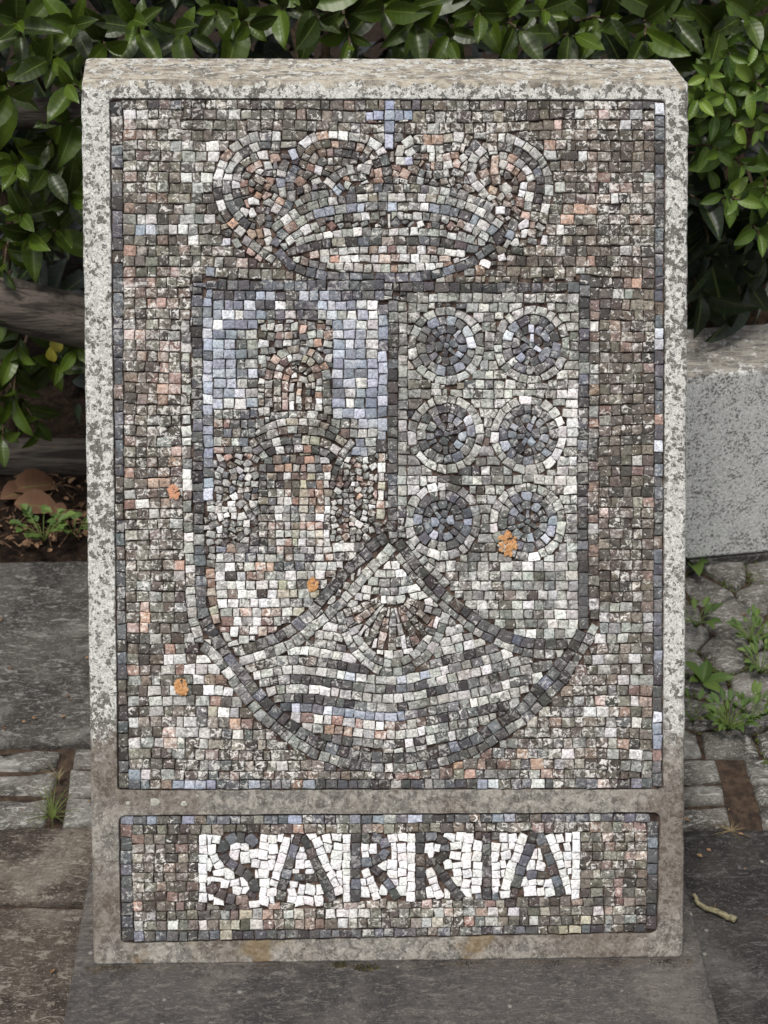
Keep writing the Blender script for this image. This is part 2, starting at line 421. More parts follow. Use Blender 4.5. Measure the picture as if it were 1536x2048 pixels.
# body behind the face: side walls, level top, upright back
top_y = FH*math.sin(LEAN); top_z = FH*math.cos(LEAN); TH = .0959
nb = len(rd); back_v = []
spts = shrink(o_pts, .006)
for p in spts:
    base = F(p[0], p[1], -.009)
    frac = max(0, min(1, p[1]/FH))
    by = top_y+TH; x = p[0]
    # chamfer of the top corner
    cut = 0
    back_v.append((x, base))
rear = []
for (x, b_) in back_v: rear.append(bm.verts.new((x-(.008 if x < 0 else .006), top_y+TH if b_[2] > top_z-.03 else max(b_[1]+.09, (top_y+TH)*.92+.02*b_[2]), b_[2]-.002)))
bridge(rear, rd)
bmesh.ops.triangle_fill(bm, edges=[bm.edges.get((rear[i], rear[(i+1) % nb])) for i in range(nb)], use_beauty=True)
bmesh.ops.recalc_face_normals(bm, faces=bm.faces[:])
me = bpy.data.meshes.new('granite_slab'); bm.to_mesh(me); bm.free()
link('granite_slab', me, MG, stele)

# ------------------------------------------------------------------ mosaic layout, measured in photo pixels on the face
PAL = dict(
 B=[(116,110,101),(104,98,90),(130,123,113),(94,88,81),(120,113,104),(140,135,125),(88,82,76),(132,116,106)],
 G=[(112,108,99),(121,117,108),(101,97,90),(132,129,119),(116,108,100)],
 N=[(102,95,87),(112,104,95),(90,84,78),(120,112,102),(126,117,106),(84,78,73)],
 S=[(100,102,107),(88,89,93),(116,119,126),(80,80,82),(108,108,110)],
 O=[(172,145,128),(158,130,114),(190,164,150),(142,116,103)],
 D=[(70,68,67),(82,80,79),(60,57,57),(92,91,91),(76,72,72)],
 M=[(116,116,115),(128,128,125),(102,102,101),(142,142,139)],
 L=[(164,165,160),(152,153,147),(178,179,173),(140,141,135),(188,188,183)],
 W=[(218,216,213),(200,198,194),(232,230,227),(188,186,181)],
 V=[(160,168,186),(172,179,194),(152,160,178)],
 U=[(168,174,186),(186,190,201),(150,156,168),(206,209,216),(134,139,149)],
 P=[(152,132,122),(134,114,105),(180,160,150),(124,106,98),(156,130,117),(170,142,126)],
 C=[(186,181,162),(198,194,176),(172,165,146)],
 T=[(240,239,238),(234,232,230),(244,243,242),(236,233,231)],
 K=[(76,74,73),(88,86,85),(104,107,116),(84,76,71),(66,64,63)])
DIRT = dict(V=.15, O=.5, B=1., G=1., N=.95, S=.5, D=.45, M=.8, L=.85, W=.5, U=.3, P=.85, C=.5, T=.16, K=.3)
def colr(key, extra=0):
    c = rnd.choice(PAL[key]); am = .05 if key in 'TK' else (.2 if key in 'BGNMLP' else .12); k = 1+rnd.uniform(-am, am)
    l = lin([min(250, x*k+rnd.uniform(-3, 3)) for x in c]); return (*l, min(1, DIRT[key]*rnd.uniform(.5, 1.25)))
tiles = []   # dicts cx cy a hw hh pr col
GR = {}
def add(cx, cy, a, hw, hh, pr, key):
    t = dict(c=(cx, cy), a=a, h=(hw, hh), pr=pr, k=key, ax=((math.cos(a), math.sin(a)), (-math.sin(a), math.cos(a))))
    tiles.append(t); GR.setdefault((int(cx//40), int(cy//40)), []).append(t); return t
def near(x, y, r=1):
    gx, gy = int(x//40), int(y//40)
    for i in range(-r, r+1):
        for j in range(-r, r+1):
            yield from GR.get((gx+i, gy+j), ())
def inside(x, y, grow=0., pr=0):
    for t in near(x, y):
        if t['pr'] < pr: continue
        dx, dy = x-t['c'][0], y-t['c'][1]
        if abs(dx*t['ax'][0][0]+dy*t['ax'][0][1]) < t['h'][0]+grow and abs(dx*t['ax'][1][0]+dy*t['ax'][1][1]) < t['h'][1]+grow: return t
    return None
def pick(cols, i):
    if callable(cols): return cols()
    if isinstance(cols, (list, tuple)): return cols[i % len(cols)]
    if len(cols) > 1: return rnd.choice(cols)
    return cols
def poly_at(pts, s):
    for i in range(len(pts)-1):
        L = math.dist(pts[i], pts[i+1])
        if s <= L or i == len(pts)-2:
            t = s/L if L else 0; return (pts[i][0]+(pts[i+1][0]-pts[i][0])*t, pts[i][1]+(pts[i+1][1]-pts[i][1])*t)
        s -= L
def smooth(pts, n=3):
    for _ in range(n):
        q = [pts[0]]
        for i in range(len(pts)-1):
            a, b = pts[i], pts[i+1]
            q += [(a[0]*.75+b[0]*.25, a[1]*.75+b[1]*.25), (a[0]*.25+b[0]*.75, a[1]*.25+b[1]*.75)]
        q.append(pts[-1]); pts = q
    return pts
def path(pts, w, h, pr, cols, sm=2, region=None, jit=.06, skip=0.0):
    if sm: pts = smooth(list(pts), sm)
    L = sum(math.dist(pts[i], pts[i+1]) for i in range(len(pts)-1))
    n = max(1, round(L/w)); cuts = [i*L/n+(rnd.uniform(-.14, .14)*w if 0 < i < n else 0) for i in range(n+1)]
    for i in range(n):
        s = (cuts[i]+cuts[i+1])/2; c = poly_at(pts, s); a, b = poly_at(pts, max(0, s-3)), poly_at(pts, min(L, s+3))
        ang = math.atan2(b[1]-a[1], b[0]-a[0])
        if region and not region(*c): continue
        if inside(*c, grow=-2, pr=pr+.01): continue
        o = inside(*c, grow=-3)
        if o: continue
        if skip and rnd.random() < skip: continue
        add(c[0]+rnd.uniform(-.6, .6), c[1]+rnd.uniform(-.6, .6), ang+rnd.uniform(-jit, jit), (cuts[i+1]-cuts[i])/2, h/2*rnd.uniform(.95, 1.04), pr, pick(cols, i))
def off(pts, d):
    out = []
    for i in range(len(pts)):
        a, b = pts[max(0, i-1)], pts[min(len(pts)-1, i+1)]; L = math.dist(a, b) or 1
        out.append((pts[i][0]-(b[1]-a[1])/L*d, pts[i][1]+(b[0]-a[0])/L*d))
    return out
def arc(cx, cy, rx, ry, a0, a1, n=24): return [(cx+rx*math.cos(R(a0+(a1-a0)*i/n)), cy+ry*math.sin(R(a0+(a1-a0)*i/n))) for i in range(n+1)]
def fillrow(x0, x1, yf, w, h, pr, cols, region=None, wob=1.2):
    """one course: free runs between what is already laid, cut into tesserae"""
    xs = np.arange(x0, x1+.1, 2.0); run = None
    for k, x in enumerate(list(xs)+[None]):
        y = yf(x) if x is not None else 0
        free = x is not None and (region is None or region(x, y)) and not inside(x, y, 1) and not (inside(x, y-h*.3, 0) and inside(x, y+h*.3, 0))
        if free and run is None: run = x
        if not free and run is not None:
            end = xs[k-1]; L = end-run+1
            if L > .42*w:
                n = max(1, round(L/w)); cuts = [run+i*L/n+(rnd.uniform(-.17, .17)*w if 0 < i < n else 0) for i in range(n+1)]
                for i in range(n):
                    cx = (cuts[i]+cuts[i+1])/2; cy = yf(cx); sl_ = math.atan2(yf(cx+4)-yf(cx-4), 8)
                    add(cx, cy+rnd.uniform(-wob, wob)*.5, sl_+rnd.uniform(-.05, .05), (cuts[i+1]-cuts[i])/2, h/2*rnd.uniform(.94, 1.05), pr, cols(cx, cy) if callable(cols) else pick(cols, i))
            run = None
def fillchips(x0, y0, x1, y1, s, pr, cols, region=None, turn=1.5):
    y = y0
    while y < y1:
        x = x0
        while x < x1:
            cx, cy = x+rnd.uniform(-.22, .22)*s, y+rnd.uniform(-.22, .22)*s
            if (region is None or region(cx, cy)) and not inside(cx, cy, 1):
                add(cx, cy, rnd.uniform(-turn, turn)/2, s*rnd.uniform(.48, .66), s*rnd.uniform(.46, .58), pr, cols(cx, cy) if callable(cols) else pick(cols, 0))
            x += s
        y += s*.95
def pinr(x, y, poly):
    r_ = False; j = len(poly)-1
    for i in range(len(poly)):
        if (poly[i][1] > y) != (poly[j][1] > y) and x < (poly[j][0]-poly[i][0])*(y-poly[i][1])/(poly[j][1]-poly[i][1])+poly[i][0]: r_ = not r_
        j = i
    return r_
W_ = lambda s: (lambda: rnd.choice(s))

# border courses of the big panel
path([(232,205),(233,600),(236,1000),(241,1300),(246,1574)], 27, 22, 9, W_('SSSDSBS'), sm=0)
path([(1322,207),(1322,600),(1320,1000),(1318,1300),(1316,1572)], 25, 21, 9, W_('SSSUSSPSSD'), sm=0)
path([(246,207),(1308,208)], 23, 21, 8, W_('BNBSBNGDB'), sm=0)
path([(258,1572),(1305,1568)], 22, 20, 8, W_('SSBSPUSDLSDB'), sm=0)
# the cross
for (x, y, w2, h2) in [(779,208,9,11),(779,230,10,10),(758,231,10,9),(739,233,7,8),(799,230,9,9),(817,230,8,9),(779,253,9,11),(779,281,9,15)]: add(x, y, 0, w2, h2, 9.5, 'V')
# shield outline
inL = [(395,548),(394,700),(395,900),(398,1100),(405,1236),(426,1267),(442,1291),(456,1314)]
curve = [(456,1314),(474,1336),(491,1357),(508,1380),(528,1401),(549,1423),(563,1437),(588,1456),(608,1470),(629,1484),(653,1493),(678,1501),(704,1509),(747,1516),(790,1518),(826,1516),(856,1511),(881,1503),(913,1497),(936,1487),(962,1474),(987,1455),(1012,1440),(1038,1425),(1055,1408),(1069,1391),(1089,1368),(1105,1351),(1122,1330),(1139,1309),(1152,1288),(1165,1264)]
path(inL[:5], 21, 20, 8, W_('DDDSMSD'), sm=1)
path(inL[4:]+curve[1:], 23, 21, 8.2, W_('DDSSDKD'), sm=1)
path([(1171,548),(1170,700),(1166,900),(1166,1100),(1168,1258)], 22, 20, 8, W_('DDDSDDM'), sm=1)
outc = [(403,1290),(420,1304),(436,1321),(452,1341),(467,1360),(483,1384),(495,1401),(510,1419),(528,1437),(544,1448),(557,1460),(573,1472),(587,1483),(606,1495),(626,1507),(641,1513),(665,1520),(684,1526),(725,1533),(775,1537),(813,1536),(843,1532),(866,1529),(890,1522),(911,1516),(936,1509),(962,1497),(985,1479),(1004,1466),(1030,1452),(1055,1434),(1069,1417),(1088,1402),(1110,1381),(1124,1364),(1135,1347),(1146,1330),(1156,1309),(1171,1287),(1182,1270),(1192,1250)]
path(outc, 22, 19, 7.5, W_('MMMLMDM'), sm=1)
path([(371,640),(372,900),(377,1100),(382,1230),(398,1275)], 21, 18, 7, W_('LLWLMBL'), sm=1)
path([(1190,600),(1188,900),(1187,1100),(1190,1240)], 21, 19, 7, W_('BNBLMPB'), sm=1)
path([(415,552),(415,700),(416,860),(417,1000)], 21, 18, 7.6, W_('UUSUUU'), sm=1)
path([(421,1140),(423,1200),(433,1246)], 19, 17, 7.6, W_('PPPPC'), sm=1)
path([(388,569),(600,571),(768,569)], 22, 19, 8, W_('SSSUSDS'), sm=1)
path([(800,574),(1000,576),(1160,573)], 24, 18, 8, W_('DDSDDS'), sm=0)
path([(424,591),(600,593),(768,590)], 21, 18, 7.6, W_('SSUSMSU'), sm=1)
# dividing bars
path([(787,600),(787,850),(784,1062)], 23, 19, 8.4, W_('DDDSDMD'), sm=1)
path([(806,604),(806,850),(803,1035)], 22, 18, 7.8, W_('MLMLLM'), sm=1)
path([(766,610),(766,750),(763,905)], 22, 18, 7.7, W_('UUSUUUU'), sm=1)
path([(763,905),(762,1040)], 20, 14, 7, W_('WPWLC'), sm=0)
lb = [(772,1074),(747,1091),(731,1111),(708,1130),(688,1150),(670,1172),(650,1192),(633,1214),(612,1238),(581,1261),(555,1275),(530,1287),(505,1295),(470,1304)]
path(lb, 22, 21, 8.1, W_('DDKDMD'), sm=1)
path([(786,1092),(764,1120),(743,1138),(723,1160),(706,1183),(688,1201),(669,1216),(653,1234),(630,1252),(600,1280),(560,1298),(530,1308)], 21, 19, 7.9, W_('MLLMLL'), sm=1)
rb2 = [(797,1082),(812,1104),(828,1127),(844,1146),(863,1166),(883,1187),(908,1208),(937,1229),(961,1248),(985,1260),(1015,1274),(1043,1285),(1070,1289),(1098,1291),(1136,1287)]
path(rb2, 23, 20, 8.1, W_('DDDKMD'), sm=1)
path([(797,1108),(812,1131),(830,1152),(850,1172),(872,1194),(896,1216),(925,1240),(950,1259),(978,1275),(1010,1290),(1040,1302),(1075,1308),(1110,1308)], 21, 18, 7.7, W_('LMLLLM'), sm=1)
path([(815,1085),(832,1108),(850,1128),(870,1148),(895,1170)], 20, 17, 7.0, W_('LLM'), sm=1)
# six roundels
for (cx, cy, k) in ((893,691,0),(1064,690,1),(893,868,2),(1057,870,3),(886,1042,4),(1056,1044,5)):
    a0 = rnd.uniform(0, 30); squ = 1.02
    path(arc(cx, cy, 68, 68*squ, a0, a0+360), 22, 17, 7.4, W_('LLWLL' if k != 3 else 'WLWL'), sm=0)
    path(arc(cx, cy, 50, 51, a0+9, a0+369), 20, 18, 7.3, W_('SSMSMU'), sm=0)
    path(arc(cx, cy, 32, 32, a0+5, a0+365), 16, 17, 7.2, W_('SUSSD'), sm=0)
    path(arc(cx, cy, 14.5, 14.5, a0, a0+360), 14, 17, 7.1, W_('SSDU'), sm=0)
    add(cx, cy, rnd.random(), 5, 5, 7, 'S')
# crown: scrolls
r1 = [(562,274),(536,271),(510,274),(491,282),(471,293),(456,307),(444,325),(437,346),(434,369),(436,389),(441,410),(454,434),(469,453),(487,467)]
path(r1, 22, 18, 7.9, ['W','M','W','M','W','P','W','W','W','L','D','W','W','N','P','P','L'], sm=1)
path(off(r1, -19), 21, 17, 7.6, ['M','M','W','D','W','L','P','M','L','S','L','D'], sm=1)
path(off(r1, -37)[1:-2], 18, 16, 7.4, W_('PMWDPB'), sm=1)
path(off(r1, -54)[2:-3], 15, 15, 7.2, W_('PNPMP'), sm=1)
path([(583,300),(592,318)], 18, 17, 8, 'WU'.split(',') if 0 else ['W','U'], sm=0)
path([(575,322),(562,342),(561,367),(566,390),(558,410),(548,424)], 20, 17, 7.8, ['D','W','U','W','P','W'], sm=1)
path([(596,330),(582,350),(580,372),(584,394),(572,416)], 19, 17, 7.7, W_('DSSM'), sm=1)
r2 = [(586,330),(596,302),(614,282),(634,272),(653,270),(673,269),(704,273),(727,277),(747,286),(764,303),(772,325),(776,350)]
path(r2, 20, 18, 7.6, ['D','N','W','W','P','W','W','L','N','W','W','M'], sm=1)
for k, c in ((18,'PPBDN'),(35,'PPDPB'),(52,'PBWMN'),(68,'MMPBM')): path(off(r2, k), 17, 16, 7.5-k*.01, W_(c), sm=1)
path([(655,372),(670,352),(695,340),(722,336),(742,340)], 17, 19, 8, ['W','M','M','W','W','M'], sm=1)
path([(670,384),(688,368),(700,372)], 14, 16, 7.7, ['U','U','W'], sm=0)
r3 = [(800,330),(800,300),(812,284),(836,278),(860,279),(881,279),(902,275),(924,275),(945,284),(958,300)]
path(r3, 20, 19, 7.6, ['W','W','W','B','P','P','P','W','N','D'], sm=1)
path([(818,330),(816,306),(828,298)], 18, 18, 7.7, ['W','U','W'], sm=0)
for k, c in ((18,'PWPLD'),(36,'PMPWB'),(53,'PPWMB'),(69,'MBMWM')): path(off(r3, k), 17, 16, 7.5-k*.01, W_(c), sm=1)
r4 = [(975,276),(1000,274),(1027,279),(1050,290),(1067,303),(1084,320),(1095,343),(1100,362),(1099,383),(1094,402),(1091,421),(1086,445)]
path(r4, 20, 17, 7.8, ['N','W','L','W','L','W','N','W','M','W','B','W'], sm=1)
path(off(r4, 18), 19, 17, 7.6, W_('DDSDDN'), sm=1)
path(off(r4, 36), 18, 16, 7.4, W_('WPLPW'), sm=1)
path(off(r4, 53)[1:-1], 17, 16, 7.2, W_('PWWPP'), sm=1)
path([(968,296),(950,314),(943,337),(943,356),(962,378),(975,392)], 19, 18, 7.9, ['W','L','W','W','W','L'], sm=1)
path([(992,310),(990,340),(992,365),(985,388)], 20, 15, 7.7, ['P','P','P'], sm=0)
# crown: bands
def mir(pts): return pts
top = [(548,492),(560,470),(590,450),(620,433),(645,424),(696,416),(755,412),(815,413),(866,415),(905,421),(945,437),(966,448),(990,464),(1004,486)]
path(top, 21, 17, 7.9, ['S','S','P','L','L','U','U','L','U','U','M','M','U','L','L','W','U','S','S','S','U','W','S','D'], sm=1)
path(off(top, -19)[1:-1], 20, 16, 7.0, W_('LMBLW'), sm=1)
path(off(top, -37)[2:-2], 19, 16, 6.9, W_('MSMBL'), sm=1)
for dx in (0,): 
    add(765,443,.7,8,8,8.5,'D'); add(792,443,.8,8,8,8.5,'D'); add(778,443,0,4,14,8.6,'W'); add(664,452,.78,8,8,8.5,'P'); add(902,452,.78,8,8,8.5,'P')
path(off(top, 19)[1:-1], 18, 15, 7.5, W_('WLWLLB'), sm=1)
path([(592,486),(614,480),(661,468),(700,464),(778,462),(851,464),(911,468),(950,482)], 19, 16, 7.3, W_('WLWLW'), sm=1)
path([(572,508),(600,500),(630,490),(657,486),(688,484),(763,481),(839,481),(877,483),(919,491),(955,500)], 24, 17, 7.8, W_('DSSDBD'), sm=1)
path([(620,510),(657,504),(700,500),(778,498),(868,501),(930,508)], 20, 15, 7.6, W_('WWPWWL'), sm=1)
path([(640,520),(700,517),(782,516),(850,517),(900,520)], 20, 15, 7.5, W_('WPWWL'), sm=1)
path([(600,520),(626,527),(669,532),(739,536),(792,537),(850,534),(900,528),(940,516)], 18, 15, 7.4, W_('WWPLWM'), sm=1)
bot = [(556,500),(575,525),(600,540),(622,546),(669,553),(712,555),(762,556),(835,553),(877,547),(915,535),(940,525),(962,508),(990,492),(1008,478)]
path(bot, 23, 18, 7.7, W_('SSUSSDS'), sm=1)
path([(488,478),(520,500),(548,522)], 20, 17, 7, W_('LML'), sm=0)
path([(1030,440),(1020,470),(1008,495)], 20, 17, 7, W_('PUL'), sm=0)
def in_crown(x, y): return (430 < x < 1100 and 300 < y < 545) and ((x-768)/335)**2+((y-420)/140)**2 < 1
def ccrown(x, y):
    if 560 < x < 1000 and y > 400: return rnd.choice('MLMBWL')
    return rnd.choice('PMBPNWD')
fillchips(440, 300, 1095, 545, 16, 6, ccrown, in_crown, 1.4)
# shell
for i, a in enumerate(range(-70, 71, 14)):
    aa = R(90-a); c = ['P','M','W','M','P','M','W','P','M','P','M'][i % 11]
    p0 = (785+math.cos(aa)*28, 1192+math.sin(aa)*26); p1 = (785+math.cos(aa)*104, 1190+math.sin(aa)*112)
    path([p0, p1], 30 if c == 'W' else 17, 10 if c == 'W' else 13, 7.45, W_('PPNB' if c == 'P' else ('WL' if c == 'W' else 'MGBN')), sm=0)
path(arc(785, 1185, 92, 142, 12, 168), 20, 16, 7.5, W_('LMLWB'), sm=0)
path(arc(785, 1185, 110, 160, 15, 165), 21, 17, 7.2, W_('LWLML'), sm=0)
# waves
def wb(x):
    X = [380,500,532,579,618,680,727,758,800,850,915,978,1040,1200]; Y = [1350,1325,1311,1303,1306,1317,1325,1331,1333,1317,1300,1285,1262,1230]
    return float(sum(np.interp(x+o_, X, Y) for o_ in (-44, -30, -15, 0, 15, 30, 44))/7)
cpoly = curve+[(1165,1250)]
def in_point(x, y):
    return pinr(x, y, inL[4:]+curve[1:]+[(1166,1290),(1098,1300),(1043,1295),(985,1272),(937,1240),(863,1178),(812,1117),(790,1085),(764,1090),(708,1140),(650,1202),(612,1248),(555,1285),(505,1305)])
WK = ['WWWWLW','DNDDDDS','WWWWWUL','DMSDDM','WWLWLWW','MDLMDM','MSUUMDD','WWPWPLW','WWPLPWW','MDMWMD','WWLL','LM']
for k in range(13):
    damp = max(.45, 1-k*.04)
    yf = (lambda x, k=k, damp=damp: 1323+(wb(x)-1323)*damp+18.4*k-4)
    key = WK[min(k, 11)]
    def cf(x, y, key=key, k=k):
        if k == 1: return rnd.choice('DDNM')
        if k in (6,) and 640 < x < 720: return 'U'
        if x > 850: return rnd.choice('MDMMDML') if k % 3 == 1 else rnd.choice('LWLWMLLM')
        return rnd.choice(key)
    fillrow(400, 1180, yf, 21, 18.4, 6.5, cf, in_point)
for k in range(1, 15):
    yf = (lambda x, k=k: wb(x)-18.4*k-4+max(0, k-3)*1.0)
    fillrow(440, 1150, yf, 20, 18.4, 6.4, lambda x, y: rnd.choice('WLLMLW') if x < 900 else rnd.choice('MLLMWD'), in_point)
# left quarter: the figure and the sky
path(arc(595, 760, 58, 62, 180, 360), 18, 15, 7, W_('BMPLM'), sm=0)
path([(537,760),(535,830)], 17, 14, 7, W_('BMLM'), sm=0); path([(653,760),(655,830)], 17, 14, 7, W_('MLMS'), sm=0)
path(arc(595, 758, 41, 43, 180, 360), 15, 14, 7, W_('PCPPW'), sm=0)
path([(554,760),(555,822)], 14, 13, 7, W_('BWPN'), sm=0); path([(637,758),(637,822)], 14, 12, 7, W_('WPWP'), sm=0)
path(arc(597, 762, 25, 25, 180, 360), 13, 13, 7, W_('BPCN'), sm=0)
path([(570,764),(570,818)], 18, 11, 7, W_('WPNW'), sm=0); path([(584,766),(584,820)], 19, 10, 7, W_('WWMP'), sm=0)
path([(598,764),(598,820)], 15, 10, 7, W_('PNMW'), sm=0); path([(616,766),(616,820)], 15, 12, 7, W_('BMPN'), sm=0)
path([(540,832),(600,828),(655,832)], 19, 14, 7, W_('MLMN'), sm=0)
path([(515,868),(545,848),(590,842),(640,847),(676,866)], 21, 15, 7.1, ['M','M','W','C','W','B','B','M'], sm=1)
path([(500,892),(525,872),(560,862),(600,859),(650,864),(690,886)], 20, 15, 7.0, W_('MLMMBD'), sm=1)
path([(508,905),(530,890),(560,883),(600,880),(640,882),(662,894),(676,905)], 20, 15, 7.0, ['M','M','W','M','M','C','C','B','W'], sm=1)
path([(520,916),(545,901),(600,897),(650,902),(668,918)], 18, 14, 6.9, W_('MLMLDP'), sm=1)
path([(706,884),(690,903),(676,925),(668,950)], 20, 14, 7.2, W_('MSM'), sm=1)
def csky(x, y):
    if y < 640 and 500 < x < 660: return rnd.choice('SMSUUW')
    if x > 655: return rnd.choice('UUUUUWW') if y < 890 else rnd.choice('LMW')
    if y > 810: return rnd.choice('SMLBMPU')
    if x > 480 and y > 660: return rnd.choice('MLUWW')
    return rnd.choice('UUUUUUW')
def sky_r(x, y): return 424 < x < 760 and 600 < y < 905 and not (515 < x < 665 and y > 640) and not (y > 820 and x < 500)
for k in range(12): fillrow(426, 757, (lambda x, k=k: 610+k*19.6), 21, 19.4, 6, csky, sky_r)
fillchips(478, 640, 700, 835, 16, 5.5, lambda x, y: rnd.choice('PMWLBMPW'), lambda x, y: 512 < x < 668 and 640 < y < 840, .5)
for k in range(5): fillrow(426, 757, (lambda x, k=k: 830+k*18), 18, 17.6, 5.4, lambda x, y: rnd.choice('SMLBMP') if x < 700 else rnd.choice('UULM'), lambda x, y: y < 905 and (x < 530 or x > 660))
# body rows
for k in range(12):
    def cb(x, y):
        if 600 < x < 650 and 910 < y < 1060: return rnd.choice('PPCWM')
        if x < 545: return rnd.choice('DBMPN')
        return rnd.choice('WLWMBPC') if y > 1000 else rnd.choice('WPLMBN')
    fillrow(518, 662, (lambda x, k=k: 920+k*16.5), 17, 16.3, 5.5, cb, lambda x, y: 515 < x < 665)
def lower(x, y): return 424 < x < 770 and 1085 < y < 1300
for k in range(12):
    def cl(x, y):
        if y < 1135: return rnd.choice('WSPMWNL')
        if 560 < x < 660 and y > 1160: return rnd.choice('CCLPM')
        return rnd.choice('WWWPLWN') if y < 1190 else rnd.choice('WWWLWP')
    fillrow(430, 770, (lambda x, k=k: 1098+k*18.3+ (x-430)*-.01), 20, 18, 5.4, cl, lower)
def cch(x, y):
    if x < 440: return rnd.choice('WWLM')
    if y > 1060 and x < 520: return rnd.choice('DNDM')
    return rnd.choice('MLWWBMDPNLMP') if x > 650 else rnd.choice('MBLSMWNLPW')
fillchips(424, 900, 520, 1135, 14, 5.3, cch, lambda x, y: x < 522)
fillchips(655, 885, 775, 1095, 12.5, 5.3, cch, lambda x, y: x > 655)
# right quarter
def rq(x, y): return 812 < x < 1160 and 580 < y < 1300
for k in range(37):
    def cr(x, y):
        if y > 1100 and x > 1010 and rnd.random() < .35: return 'W'
        if x > 1120 and 780 < y < 1000: return rnd.choice('WLLW')
        if 850 < x < 960 and 940 < y < 1000: return rnd.choice('DMWL')
        return rnd.choice('LLLLLMLLG')
    fillrow(814, 1156, (lambda x, k=k: 596+k*19.2), 21.5, 19, 5.2, cr, rq)
# background courses
def cbg(x, y):
    r_ = rnd.random()
    def nb_(cx, cy, sx, sy): return math.exp(-((x-cx)/sx)**2-((y-cy)/sy)**2)
    pk = .06+.55*nb_(300, 570, 60, 45)+.35*nb_(290, 960, 60, 60)+.25*nb_(290, 760, 60, 60)+.3*nb_(1220, 400, 80, 30)+.2*nb_(1000, 1550, 200, 25)+.2*nb_(340, 480, 90, 20)+.15*nb_(300,1200,80,80)
    lt = .05+.35*nb_(330, 1400, 150, 90)+.25*nb_(1240, 1320, 80, 120)+.3*nb_(420, 330, 60, 100)+.25*nb_(340, 450, 90, 25)
    if r_ < pk: return 'P'
    if r_ < pk+lt: return rnd.choice('WLL')
    if x < 700 and y < 560: return rnd.choice('GGGGBB')
    if x > 1000 and y < 1240: return rnd.choice('NNNBN')
    if x < 400: return rnd.choice('GBBN')
    return rnd.choice('BBNBGM')
def bgr(x, y): return 246 < x < 1309 and 215 < y < 1563
shield_poly = [(380,560),(1180,560),(1182,1255)]+[(p[0]+4, p[1]) for p in reversed(outc)][1:-1]+[(392,1290),(380,1240)]
def bg_out(x, y): return bgr(x, y) and not pinr(x, y, shield_poly)
NR = 64
for k in range(NR):
    ph = rnd.uniform(0, 6)
    y_k = 229.5+k*(1552-229.5)/(NR-1)
    yf = (lambda x, y_k=y_k, ph=ph: y_k+2.2*math.sin(x/130+y_k/160)+1.2*math.sin(x/45+y_k/70+1)+(4*math.exp(-((x-850)/200)**2) if y_k < 270 else 0))
    fillrow(248, 1308, yf, 22.5, 21, 5, cbg, bg_out)
fillrow(248,1308, lambda x:1551, 22, 18, 4.9, cbg, bgr)
# ---- name panel
def cnm(x, y):
    if y > 1820 and rnd.random() < .35: return rnd.choice('CLLW')
    return rnd.choice('GGBBBPN') if x < 700 else rnd.choice('GNBGGBP')
path([(252,1650),(252,1760),(256,1882)], 26, 22, 9, W_('DSDDS'), sm=0)
path([(1307,1646),(1306,1760),(1303,1858)], 25, 20, 9, W_('SDSSDD'), sm=0)
path([(242,1641),(1298,1634)], 24, 19, 8.5, W_('SSSDUSMB'), sm=0)
path([(268,1876),(700,1872),(1292,1858)], 22, 19, 8.5, W_('SSDMCBNSK'), sm=0)
path([(266,1661),(1292,1655)], 23, 19, 8, W_('GBGBPG'), sm=0)
def stroke(pts, w=22, h=21, sm=1): path(pts, w, h*.9, 8.8, W_('KKKDSK'), sm=sm, jit=.03)
stroke([(510,1690),(496,1678),(478,1675),(460,1680),(446,1692),(445,1708),(455,1724),(472,1737),(490,1748),(505,1762),(509,1779),(502,1794),(486,1801),(466,1800),(445,1793),(428,1783),(420,1770)], 21, 21)
tiles[-4]['k'] = 'P'
stroke([(598,1672),(588,1700),(578,1730),(568,1765),(558,1804)], 22, 19, 0); stroke([(606,1676),(618,1700),(632,1730),(648,1765),(666,1804)], 22, 20, 0)
stroke([(588,1757),(632,1756)], 21, 16, 0)
stroke([(712,1668),(712,1804)], 23, 20, 0); stroke([(724,1677),(748,1676),(768,1684),(774,1700),(766,1716),(748,1724),(724,1727)], 20, 19)
stroke([(746,1734),(762,1750),(777,1769),(795,1800)], 22, 19, 0)
stroke([(841,1666),(841,1802)], 23, 20, 0); stroke([(853,1674),(872,1673),(888,1684),(892,1700),(886,1716),(870,1724),(853,1726)], 20, 18)
stroke([(872,1733),(886,1750),(901,1772),(922,1798)], 22, 19, 0)
stroke([(974,1668),(974,1800)], 22, 19, 0); stroke([(950,1672),(963,1672)], 15, 15, 0); stroke([(985,1672),(998,1672)], 15, 15, 0); stroke([(951,1795),(963,1795)], 15, 15, 0); stroke([(985,1795),(998,1795)], 15, 15, 0)
stroke([(1070,1666),(1058,1698),(1046,1730),(1036,1762),(1026,1798)], 22, 19, 0); stroke([(1078,1670),(1090,1698),(1102,1730),(1113,1762),(1124,1792)], 22, 20, 0)
stroke([(1056,1752),(1096,1752)], 20, 15, 0)
def wt(x, y): return 396 < x < 1160 and 1670 < y < 1809-(x-400)*.012
path([(405,1672),(406,1806)], 19, 17, 8.3, 'T', sm=0); path([(1153,1664),(1152,1800)], 19, 16, 8.3, 'T', sm=0)
path([(424,1690),(426,1712),(440,1738)], 19, 17, 7, 'T', sm=1)
path([(574,1678),(562,1720),(546,1775)], 18, 16, 7, 'T', sm=0); path([(632,1678),(652,1730),(680,1790)], 18, 16, 7, 'T', sm=0)
path([(694,1670),(692,1806)], 18, 14, 7.2, 'T', sm=0); path([(823,1668),(822,1804)], 19, 16, 7.2, 'T', sm=0)
